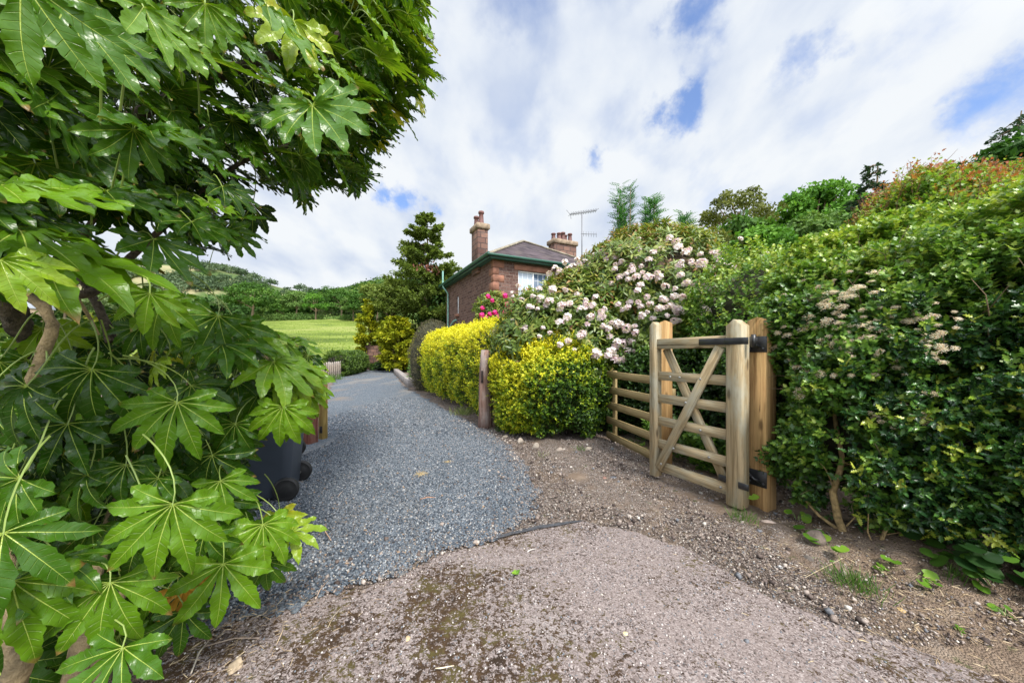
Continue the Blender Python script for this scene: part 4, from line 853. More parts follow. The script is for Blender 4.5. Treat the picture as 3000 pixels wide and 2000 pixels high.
def build_green_hedges():
    lm = leaf_mat('dark_privet', [(0, (.012, .03, .010)), (.4, (.03, .075, .015)), (.75, (.07, .15, .02)), (1, (.16, .26, .03))], .4, .25, .4)
    rng = np.random.RandomState(31); root = empty('green_hedge', (0, 0, 0), label='dark green privet hedge behind the slatted fence and gate', category='hedge')
    path = [(1.05, 5.5), (1.55, 5.25), (2.1, 4.6), (2.6, 3.95), (3.0, 3.4)]; prof = [(0, .05), (.08, .5), (.08, .95), (-.05, 1.25), (-.4, 1.4), (-.9, 1.3)]
    P, N_, s, t = hedge_pts(rng, path, prof, 5200, .12, 1.0, 31, .2, .3)
    cloud('foliage', [sprigs(rng, P, N_, 7, .09, .042, .5, .6, .9, np.clip(.35+.3*N_[:, 2]+rng.normal(size=len(P))*.15, 0, 1), .3, P_OVAL)], lm, root); hedge_core('stems_and_core', path, prof, root, .22, endr=.3)
    # low growth at its foot
    rng = np.random.RandomState(32); n = 500; r = empty('ground_ivy', (1.9, 4.2, 0), label='low leafy plants at the hedge foot seen through the gate bars', category='plant')
    P = np.stack([rng.uniform(1.7, 2.9, n), rng.uniform(3.3, 4.6, n), rng.uniform(.0, .35, n)], -1); P[:, 0] = np.maximum(P[:, 0], 2.15-(P[:, 1]-3.5)*.45); P -= (1.9, 4.2, 0)
    cloud('foliage', [sprigs(rng, P, np.tile((-.4, -.4, .6), (n, 1)), 6, .12, .06, .8, .7, .9, None, .4, P_OVAL)], leaf_mat('fresh_green', [(0, (.035, .08, .012)), (.5, (.09, .19, .025)), (1, (.20, .34, .05))], .45, .35), r)
    # grey-brown clipped dome
    rng = np.random.RandomState(33); c = G(1248, 1148)+(.1, .75); root = empty('brown_bush', (c[0], c[1], 0), label='round grey-brown clipped bush at the left end of the yellow hedge', category='bush')
    C = (-.05, 0, 1.0); R_ = (.80, .85, 1.35); P, N_ = blob_pts(rng, C, R_, 9000, .05, 1.0, 33, .1, -.8)
    P = P[P[:, 2] > .02]; N_ = nrm(P-np.array(C)); cloud('foliage', [sprigs(rng, P, N_, 5, .05, .022, .3, .8, .8, None, .4, P_DIA)], leaf_mat('brown_leaf', [(0, (.04, .04, .022)), (.5, (.10, .095, .05)), (1, (.20, .17, .11))], .6, .15, .2), root); blob_core('stems_and_core', C, R_, root, .07, .05, 1.0, 33)
    # fresh green plant behind the kerb and the small dark hedge on the left
    rng = np.random.RandomState(34); c = G(1200, 1128)+(.35, 1.2); root = empty('leafy_plant', (c[0], c[1], 0), label='bright green leafy plant above the pale kerb wall', category='plant')
    P, N_ = blob_pts(rng, (0, 0, .5), (.6, .6, .7), 900, .1, 1.2, 34, .2); cloud('foliage', [sprigs(rng, P, N_, 6, .2, .12, .6, .6, .8, None, .3, P_LONG)], leaf_mat('lime_leaf', [(0, (.05, .13, .02)), (.5, (.12, .27, .04)), (1, (.24, .40, .08))], .45, .35), root); blob_core('stems_and_core', (0, 0, .5), (.6, .6, .7), root, .2)
    rng = np.random.RandomState(35); path = [(-8.85, 17.3), (-9.2, 19.6), (-10.2, 23.5)]; prof = [(0, 0), (.35, .4), (.35, .95), (0, 1.25), (-.6, 1.2), (-.9, .5), (-.8, 0)]
    root = empty('small_hedge', (0, 0, 0), label='small clipped green hedge after the picket fence', category='hedge')
    P, N_, s, t = hedge_pts(rng, path, prof, 3800, .08, .6, 35, .15, .5); cloud('foliage', [sprigs(rng, P, N_, 5, .13, .075, .4, .7, .9, None, .4, P_OVAL)], leaf_mat('beech_green', [(0, (.03, .06, .012)), (.5, (.07, .13, .022)), (1, (.14, .22, .035))], .5, .3), root); hedge_core('stems_and_core', path, prof, root, .15, endr=.5)
    rng = np.random.RandomState(36); root = empty('low_shrub', (-8.2, 23.6, 0), label='low dark shrub growing at the foot of the red stone pier', category='shrub')
    P, N_ = blob_pts(rng, (0, 0, .25), (1.5, .6, .45), 1400, .15, .8, 36, .15, -.3); cloud('foliage', [sprigs(rng, P, N_, 5, .14, .08, .4, .8, .9, None, .4, P_OVAL)], MATS['dark_privet'], root); blob_core('stems_and_core', (0, 0, .25), (1.5, .6, .45), root, .12)
build_green_hedges()

def build_rhododendrons():
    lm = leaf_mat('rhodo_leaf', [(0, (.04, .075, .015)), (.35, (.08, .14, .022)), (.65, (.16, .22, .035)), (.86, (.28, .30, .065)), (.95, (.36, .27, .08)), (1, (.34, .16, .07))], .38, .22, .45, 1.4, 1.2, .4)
    rng = np.random.RandomState(41); C = np.array((2.75, 6.8, 1.75)); R_ = np.array((1.75, 1.9, 1.95)); CB = np.array((.98, 6.35, 1.15)); RB = np.array((1.25, 1.35, 1.5)); root = empty('rhododendron', (C[0], C[1], 0), label='large rhododendron covered in pale pink flower heads behind the gate', category='shrub')
    C0 = np.array((0, 0, C[2]))
    def pts(n, depth, zmin=-.75):
        P, N_ = blob_pts(rng, C0, R_, n, .22, .33, 41, depth, zmin); dB = CB-C+C0
        P2, N2 = blob_pts(rng, dB, RB, int(n*.55), .16, .33, 41, depth, zmin)
        k1 = (((P-dB)/(RB-.2))**2).sum(1) > 1; k2 = (((P2-C0)/(R_-.2))**2).sum(1) > 1
        return np.concatenate([P[k1], P2[k2]]), np.concatenate([N_[k1], N2[k2]])
    P, N_ = pts(7600, .35); k = (P[:, 2] > .5) & ~((N_[:, 1] > .5)); P, N_ = P[k], N_[k]
    # leggy brown gap high on the front right
    W = P+np.array((C[0], C[1], 0)); gap = ((W[:, 0]-2.75)/.75)**2+((W[:, 2]-2.95)/.42)**2; kp = (gap > 1) | (rng.random(len(P)) < .4); P, N_ = P[kp], N_[kp]
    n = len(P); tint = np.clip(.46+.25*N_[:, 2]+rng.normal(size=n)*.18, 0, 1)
    # whorls: rosette of leaves round each twig tip, drooping
    parts = []
    ax = nrm(N_+np.array((0, 0, .5))+rng.normal(size=(n, 3))*.3); ref = nrm(np.cross(ax, rng.normal(size=(n, 3)))); r2 = np.cross(ax, ref)
    for j in range(9):
        a = j*2.4+rng.uniform(-.3, .3, n); out = ref*np.cos(a)[:, None]+r2*np.sin(a)[:, None]; el = rng.uniform(-.35, .55, n)+.12*j-.4
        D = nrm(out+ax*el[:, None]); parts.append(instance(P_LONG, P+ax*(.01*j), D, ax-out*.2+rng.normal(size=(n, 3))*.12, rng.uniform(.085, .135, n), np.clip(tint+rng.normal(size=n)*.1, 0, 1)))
    cloud('foliage', parts, lm, root); rc = plain('rhodo_core', (.075, .05, .032), .95, nvar=.6, nscale=10); blob_core('shade_core', C0, R_, root, .42, .22, .33, 41, rc); blob_core('shade_core', CB-C+C0, RB, root, .36, .16, .33, 41, rc)
    tp, tn = pts(900, .4); k = tn[:, 1] < .3; tp, tn = tp[k], tn[k]; twigs('twigs', tp-tn*.35, tn+np.array((0, 0, .4)), rng.uniform(.25, .4, len(tp)), .007, rng, root, plain('pink_bark', (.30, .20, .16), .9, nvar=.4, nscale=20))
    # flower trusses
    fl = leaf_mat('pink_petal', [(0, (.60, .34, .46)), (.25, (.75, .56, .68)), (.6, (.84, .73, .82)), (1, (.92, .88, .91))], .55, .4, .2, 1.0, 30, .3)
    mag = leaf_mat('magenta_petal', [(0, (.50, .01, .14)), (.5, (.75, .02, .25)), (1, (.85, .08, .38))], .5, .35, .2, 1.0, 30, .3)
    def truss_mesh(seed, r=.060, n=13, fr=.040):
        q = np.random.RandomState(seed); d = nrm(q.normal(size=(n*4, 3))); d = d[d[:, 2] > -.05]; keep = [d[0]]
        for e in d[1:]:
            if min(np.linalg.norm(e-x) for x in keep) > .48: keep.append(e)
            if len(keep) >= n: break
        d = np.array(keep); jr = q.random(len(d)); jr2 = q.random(len(d)); ref = nrm(np.cross(d, q.normal(size=d.shape))); r2 = np.cross(d, ref); ps = []
        for j in range(5):
            a = j*1.2566+.2; out = ref*math.cos(a)+r2*math.sin(a); ps.append(instance(proto_simple(.85, -.08, .3), d*r*(.6+.35*jr)[:, None]*(1, 1, .9), nrm(out+d*(.2+.7*jr2)[:, None]+q.normal(size=d.shape)*.12), d-out*.5, fr*q.uniform(.8, 1.2, len(d)), np.clip(jr*.6+q.random(len(d))*.4+.05, 0, 1)))
        return join(ps)
    tm = [truss_mesh(50+i) for i in range(4)]
    # places of the heads as they stand on the bush: taken from the photograph, put on the bush's surface
    spots = [(1500, 858), (1520, 838), (1545, 822), (1570, 815), (1585, 795), (1610, 803), (1625, 785), (1655, 770), (1672, 783), (1697, 775), (1715, 765), (1745, 770), (1762, 742), (1500, 898), (1560, 868), (1620, 850), (1655, 848), (1690, 862), (1715, 880), (1745, 872), (1770, 838),
             (1790, 830), (1815, 812), (1800, 790), (1780, 760), (1745, 800), (1725, 812), (1840, 818), (1865, 812), (1850, 790), (1820, 768), (1875, 835), (1910, 812), (1925, 800), (1700, 905), (1730, 900), (1670, 890), (1640, 905), (1770, 905), (1810, 893), (1840, 900), (1870, 885), (1895, 915),
             (1930, 905), (1955, 925), (1975, 940), (1880, 925), (1912, 932), (1860, 955), (1835, 962), (1940, 875), (1975, 868), (2000, 872), (2060, 770), (2062, 785), (2090, 835), (2105, 815), (2130, 820), (2070, 850), (2120, 860), (2080, 915), (2100, 940), (2122, 950), (2058, 905), (2040, 920), (2140, 900),
             (2085, 742), (2245, 748), (1915, 740), (1865, 755), (1815, 735), (1845, 720), (2100, 745), (1785, 985), (1830, 1040), (1820, 1055), (1835, 1030), (1825, 1005), (1745, 1035), (1760, 930), (1700, 985), (1705, 980), (1580, 985), (1590, 960), (1612, 975), (1540, 955), (1500, 940), (1640, 945), (1665, 1000), (1950, 900), (1990, 905), (1965, 895), (1905, 890), (1895, 870), (2095, 885), (2060, 880), (1730, 930), (1790, 945), (1600, 895), (1575, 905), (2170, 700), (2020, 730), (1960, 700), (1990, 780), (2150, 790), (2165, 860), (2150, 930), (2010, 830), (1950, 840), (1900, 760), (1870, 700), (1550, 900), (1530, 880), (1720, 950), (1640, 1010), (1850, 1000), (1690, 760), (1600, 830), (2130, 880), (1990, 940)]
    cams = np.array((0, 0, CAM_H)); prs = []; meshes = []
    for i in range(4):
        v, F, A = tm[i]; me = mesh('flower_head', v, F, fl, root, A); meshes.append(me)
    used = [False]*4; cnt = 0
    def surf(u, v):
        d = nrm(V(u, v, 1.0)-cams); best = None
        for (c_, r_) in ((C, R_), (CB, RB)):
            o = (cams-c_)/r_; dd = d/r_; a = dd@dd; b = 2*o@dd; c = o@o-1.0; D = b*b-4*a*c
            t = (-b-math.sqrt(D))/(2*a) if D > 0 else -b/(2*a)+3*(math.sqrt(max(c-b*b/(4*a), 0))+.01)
            if best is None or t < best[0]: best = (t, c_, r_, D > 0)
        t, c_, r_, hit = best; t = t if hit else min(t, 6.6); p = cams+d*t; n_ = nrm((p-c_)/r_**2+np.array((0, -.25, .35))); return p, n_
    FP = np.array([(1500, 850), (1600, 795), (1750, 735), (1880, 690), (2020, 700), (2180, 760), (2170, 880), (2150, 965), (1900, 965), (1850, 1050), (1750, 1060), (1620, 1010), (1500, 950)]); qr = np.random.RandomState(77); extra = []
    while len(extra) < 95:
        q = np.array((qr.uniform(1490, 2180), qr.uniform(690, 1060)))
        if inpoly(q[None], FP)[0]: extra.append(tuple(q))
    rest = []
    for (u, v) in spots+extra:
        if u < 1610 and v < 838: continue
        p, nn = surf(u, v); q = p-nrm(p-cams)*(.10+.12*rng.random()); sc = rng.uniform(.55, 1.2); i = cnt % 4; cnt += 1
        mt = Matrix.Translation(Vector(q-np.array((C[0], C[1], 0)))) @ Vector(nn+rng.normal(size=3)*.3).to_track_quat('Z', 'Y').to_matrix().to_4x4() @ Matrix.Diagonal((sc, sc*rng.uniform(.75, 1.05), sc*rng.uniform(.75, 1.2), 1))
        if cnt <= 96:
            o = meshes[i] if not used[i] else meshes[i].copy()
            if used[i]: COL.objects.link(o); o.parent = root
            used[i] = True; o.matrix_local = mt
        else:
            M_ = np.array(mt); v_, F_, A_ = tm[i]; rest.append((v_@M_[:3, :3].T+M_[:3, 3], F_, A_))
    cloud('flower_heads', rest, fl, root, kind='stuff')
    # magenta rhododendron in front of the house
    C2 = V(1445, 925, 9.6); R2 = np.array((.52, .5, .62)); root2 = empty('magenta_rhododendron', (C2[0], C2[1], 0), label='small rhododendron with vivid magenta flowers in front of the house', category='shrub'); CC = (0, 0, C2[2])
    P, N_ = blob_pts(rng, CC, R2, 700, .08, 1, 42, .15, -1); n = len(P); tnt = rng.random(n)
    cloud('foliage', [sprigs(rng, P, N_, 7, .06, .10, .6, .5, 1.0, tnt, .3, P_LONG)], leaf_mat('rhodo_leaf2', [(0, (.05, .10, .02)), (.5, (.13, .20, .03)), (1, (.32, .34, .07))], .4, .25), root2); blob_core('shade_core', CC, R2, root2, .15, .08, 1, 42)
    twigs('stem', np.array([(0, 0, 0), (.1, .05, 0), (-.1, 0, 0)]), np.array([(0, 0, 1), (.1, 0, 1), (-.15, 0, 1)]), [1.7, 1.7, 1.7], .03, rng, root2)
    v, F, A = truss_mesh(60, .07, 14, .05); mg = mesh('flower_head', v, F, mag, root2, A)
    for k, (u, v_) in enumerate([(1413, 902), (1430, 868), (1480, 866), (1487, 892), (1500, 885), (1435, 920), (1450, 915), (1412, 923), (1425, 930), (1495, 905), (1480, 915), (1460, 928), (1442, 880)]):
        d = nrm(V(u, v_, 1.0)-cams); q = cams+d*(9.15*math.sqrt(1+d[0]**2)); o = mg if k == 0 else mg.copy()
        if k: COL.objects.link(o); o.parent = root2
        o.location = q-np.array((C2[0], C2[1], 0)); o.rotation_euler = (.9, .2*k % 1, 0); s = .8+.09*(k % 4); o.scale = (s, s, s)
build_rhododendrons()

def build_right_hedge():
    # flowering hedge right of the gate
    path = [(2.40, 3.45), (2.24, 3.1), (2.22, 2.72), (2.38, 2.33), (2.70, 1.95), (3.1, 1.5), (3.6, 1.05), (4.3, .5)]
    prof = [(.02, .12), (.16, .42), (.12, 1.1), (.06, 1.6), (-.12, 1.95), (-.42, 2.2), (-.9, 2.34), (-1.4, 2.2)]
    path = path[::-1]; side = -1
    P0, O, L = path_eval(path, np.array([.5])); side = 1 if O[0][0] < 0 else -1
    rng = np.random.RandomState(61); root = empty('flowering_hedge', (0, 0, 0), label='tall dense hedge with flat clusters of cream flowers right of the gate', category='hedge')
    n = 27000; P, N_, s, t = hedge_pts(rng, path, prof, n, .13, .75, 61, .26, .6, side)
    drop = (P[:, 2] < .30) & (fbm(P, .9, 66) < .0) ; tl = V(2462, 1450, 2.28); drop |= (P[:, 2] < .85) & (np.hypot(P[:, 0]/P[:, 1]-.965, 0) < .038) & (rng.random(len(P)) < .9); P, N_, s = P[~drop], N_[~drop], s[~drop]; n = len(P)
    hol = sstep(2.9-P[:, 1]*1.0+P[:, 0]*.0, 0.4, 1.2)*sstep(1.75-P[:, 2], 0, .6)      # holly grows at the near lower end
    g1 = rng.random(n) > hol*.85; top = sstep(P[:, 2], 1.5, 2.4)
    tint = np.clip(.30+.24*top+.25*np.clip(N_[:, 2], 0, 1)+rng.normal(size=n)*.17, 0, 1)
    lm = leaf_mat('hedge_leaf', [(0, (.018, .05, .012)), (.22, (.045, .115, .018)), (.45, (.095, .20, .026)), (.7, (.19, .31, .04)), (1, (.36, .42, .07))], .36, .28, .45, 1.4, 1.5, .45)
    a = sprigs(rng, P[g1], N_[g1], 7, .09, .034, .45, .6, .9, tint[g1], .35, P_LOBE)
    cloud('foliage', [a], lm, root)
    hm = leaf_mat('holly_leaf', [(0, (.012, .038, .014)), (.35, (.028, .085, .022)), (.6, (.07, .17, .025)), (.82, (.20, .31, .03)), (1, (.36, .40, .06))], .27, .15, .45, 1.3, 1.2, .35)
    r2 = empty('holly_bush', (0, 0, 0), label='glossy dark holly growing through the near end of the tall hedge', category='bush')
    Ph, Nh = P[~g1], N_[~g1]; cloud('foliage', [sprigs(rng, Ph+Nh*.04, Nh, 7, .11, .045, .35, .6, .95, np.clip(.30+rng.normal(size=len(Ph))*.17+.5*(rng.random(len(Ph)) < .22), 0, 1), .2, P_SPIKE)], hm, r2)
    hedge_core('shade_core', path, prof, root, .34, side, None, .45, .13, .75, 61)
    tp, tn, _, _ = hedge_pts(rng, path, prof, 420, .13, .75, 61, .0, .45, side); twigs('twigs', tp-tn*.3, tn+np.array((0, 0, .3)), rng.uniform(.3, .45, len(tp)), .005, rng, root)
    # trunks at the foot
    tb = plain('yellow_bark', (.34, .24, .11), .9, nvar=.5, nscale=30, bump=.5)
    def trunk(name, pts, r, lab=None, par=root): m = MB(); m.tube(pts, np.linspace(r, r*.45, len(pts)), 8); m.v[0] += fbm(m.v[0], 12, 3)[:, None]*r*.12; return m.build(name, tb, par, smooth=True, label=lab)
    b = lambda u, v, Y: V(u, v, Y*1.06)
    trunk('trunk', [b(2475, 1570, 2.18), b(2455, 1520, 2.2), b(2440, 1440, 2.2), b(2460, 1380, 2.22), b(2468, 1340, 2.25), b(2450, 1250, 2.3), b(2440, 1190, 2.35)], .024)
    trunk('trunk', [b(2570, 1620, 2.02), b(2590, 1560, 2.05), b(2640, 1480, 2.1), b(2700, 1400, 2.2)], .012); trunk('trunk', [b(2585, 1640, 2.0), b(2640, 1560, 2.05), b(2640, 1440, 2.1), b(2590, 1380, 2.2)], .010)
    trunk('trunk', [b(2600, 1535, 2.1), b(2680, 1520, 2.15), b(2740, 1480, 2.2)], .012); trunk('trunk', [b(2475, 1565, 2.18), b(2400, 1510, 2.3), b(2355, 1460, 2.4), b(2340, 1380, 2.5)], .012)
    tw = [((2475, 1355, 2.2), (.7, -.1, -.1), .3), ((2460, 1400, 2.2), (.9, -.1, 0), .3), ((2450, 1430, 2.2), (-.6, 0, .3), .25), ((2480, 1540, 2.15), (.5, -.1, .8), .35), ((2500, 1580, 2.1), (.7, -.1, .1), .35), ((2560, 1600, 2.05), (-.3, 0, .9), .4)]
    twigs('twigs', [b(*q[0]) for q in tw], [q[1] for q in tw], [q[2] for q in tw], .005, rng, root, tb)
    # cream flower plates
    fm = leaf_mat('cream_flower', [(0, (.50, .26, .11)), (.3, (.66, .48, .28)), (.6, (.80, .72, .55)), (1, (.86, .85, .75))], .7, .2, .15, 1.0, 20, .5)
    def plate(seed):
        q = np.random.RandomState(seed); n = 130; r = np.sqrt(q.random(n))*.055*(1+.35*np.sin(q.random()*6+np.arange(n))); a = q.uniform(0, 6.28, n); p = np.stack([r*np.cos(a), r*np.sin(a), -.25*r+q.uniform(-.006, .008, n)], -1)
        return join([instance(proto_diamond(.9, .15), p, np.stack([np.cos(a+j*1.57), np.sin(a+j*1.57), .35+0*a], -1), np.tile((0, 0, 1.0), (n, 1)), .0085, q.random(n)) for j in range(3)])
    ms = []; pm = [plate(70+i) for i in range(4)]
    for i in range(4): v, F, A = pm[i]; ms.append(mesh('flower_cluster', v, F, fm, root, A))
    spots = [(2345, 880), (2360, 870), (2400, 850), (2420, 870), (2430, 890), (2445, 865), (2485, 868), (2500, 880), (2475, 905), (2505, 860), (2430, 900), (2310, 900), (2320, 950), (2385, 945), (2400, 960), (2420, 950), (2435, 940), (2460, 965), (2480, 985), (2500, 975), (2520, 1000), (2545, 990),
             (2470, 1020), (2490, 1035), (2510, 1040), (2450, 1010), (2530, 955), (2555, 950), (2620, 930), (2640, 945), (2680, 925), (2700, 935), (2730, 930), (2745, 950), (2690, 970), (2710, 985), (2800, 965), (2720, 1020), (2735, 1040), (2760, 1030), (2280, 1020), (2275, 1040), (2300, 1060), (2325, 1055), (2395, 1105), (2410, 1090), (2290, 1110),
             (2565, 1100), (2575, 1085), (2630, 1080), (2555, 1210), (2570, 1215), (2580, 1230), (2680, 1215), (2700, 1235), (2725, 1240), (2710, 1210), (2620, 1230), (2625, 1245), (2640, 1190), (2355, 1160), (2560, 750), (2650, 780), (2310, 870), (2590, 970), (2610, 990), (2665, 940), (2350, 1140), (2480, 930), (2340, 910)]
    Pc, Nc, _, _ = hedge_pts(np.random.RandomState(1), path, prof, 60000, .13, .75, 61, 0, .45, side)
    uv = np.stack([1500+Pc[:, 0]/Pc[:, 1]*FPX, HV-(Pc[:, 2]-CAM_H)/Pc[:, 1]*FPX], -1); front = (Nc[:, 0]*Pc[:, 0]+Nc[:, 1]*Pc[:, 1] < .05)
    qr = np.random.RandomState(8); CP = np.array([(2280, 830), (2500, 760), (2800, 900), (2830, 1000), (2760, 1080), (2740, 1250), (2540, 1240), (2300, 1120)]); extra = []
    while len(extra) < 85:
        q = np.array((qr.uniform(2270, 2830), qr.uniform(760, 1250)))
        if inpoly(q[None], CP)[0] and qr.random() < (1 if q[1] < 1050 else .35): extra.append(tuple(q))
    rest = []
    for k, (u, v) in enumerate(spots+extra):
        j = np.argmin(np.where(front & (Pc[:, 1] > .3), (uv[:, 0]-u)**2+(uv[:, 1]-v)**2, 1e12)); nn = nrm(Nc[j]+np.array((0, 0, .55))+rng.normal(size=3)*.2); sc = rng.uniform(.30, .68)*(.62 if Pc[j][1] < 2.3 else 1)
        mt = Matrix.Translation(Vector(Pc[j]+Nc[j]*.05)) @ Vector(nn).to_track_quat('Z', 'Y').to_matrix().to_4x4() @ Matrix.Diagonal((sc, sc*rng.uniform(.7, 1), sc, 1))
        if k < 96:
            o = ms[k % 4] if k < 4 else ms[k % 4].copy()
            if k >= 4: COL.objects.link(o); o.parent = root
            o.matrix_local = mt
        else:
            M_ = np.array(mt); v_, F_, A_ = pm[k % 4]; rest.append((v_@M_[:3, :3].T+M_[:3, 3], F_, A_))
    cloud('flower_clusters', rest, fm, root, kind='stuff')
    # hawthorn on top with reddish young shoots
    rng = np.random.RandomState(62); r3 = empty('hawthorn', (0, 0, 0), label='light green hawthorn with reddish shoots rising above the tall hedge', category='shrub')
    path3 = [(7.0, 3.6), (6.2, 3.6), (5.4, 3.6), (4.7, 3.7), (4.25, 3.95), (4.05, 4.35)]; prof3 = [(-.0, .9), (.38, 1.6), (.32, 2.4), (-.0, 3.0), (-.5, 3.3), (-1.1, 3.1), (-1.3, 1.4)]
    _, O3, _ = path_eval(path3, np.array([.5])); s3 = 1 if O3[0][0] < 0 else -1
    P, N_, s, t = hedge_pts(rng, path3, prof3, 14000, .2, .5, 63, .3, 1.4, s3); n = len(P)
    hl = leaf_mat('hawthorn_leaf', [(0, (.03, .07, .012)), (.35, (.075, .16, .02)), (.65, (.16, .28, .035)), (.86, (.27, .36, .06)), (.94, (.34, .20, .05)), (1, (.34, .10, .05))], .42, .35, .4, 1.35, 1.0, .3)
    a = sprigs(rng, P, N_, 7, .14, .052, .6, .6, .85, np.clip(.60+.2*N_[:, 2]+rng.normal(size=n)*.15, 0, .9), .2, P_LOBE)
    P, N_, s, t = hedge_pts(rng, path3, prof3, 1500, .2, .5, 63, .0, 1.4, s3); k = (N_[:, 2] > .1); P = P[k]; n = len(P); U = nrm(np.array((0, 0, 1.0))+rng.normal(size=(n, 3))*.28)
    b_ = sprigs(rng, P, U, 10, .27, .030, 1.5, .1, .9, np.clip(rng.normal(size=n)*.12+.90, .55, 1), .3, P_LOBE)
    cloud('foliage', [a, b_], hl, r3); twigs('shoots', P, U, np.full(n, .28), .004, rng, r3, plain('red_bark', (.20, .08, .05), .8), .1); hedge_core('shade_core', path3, prof3, r3, .4, s3, None, 1.4, .2, .5, 63)
    # mixed leafy link between rhododendron and hedge, over the orange post
    rng = np.random.RandomState(64); r4 = empty('privet_bush', (3.35, 4.4, 0), label='light leafy bush between the rhododendron and the tall hedge', category='bush'); C = (0, 0, 1.5); R_ = (1.0, .75, 1.12)
    P, N_ = blob_pts(rng, C, R_, 3600, .15, .7, 64, .22, -.9); cloud('foliage', [sprigs(rng, P, N_, 7, .12, .045, .5, .6, .9, np.clip(.45+.3*N_[:, 2]+rng.normal(size=len(P))*.18, 0, 1), .3, P_OVAL)], lm, r4); blob_core('shade_core', C, R_, r4, .3, .15, .7, 64)
build_right_hedge()

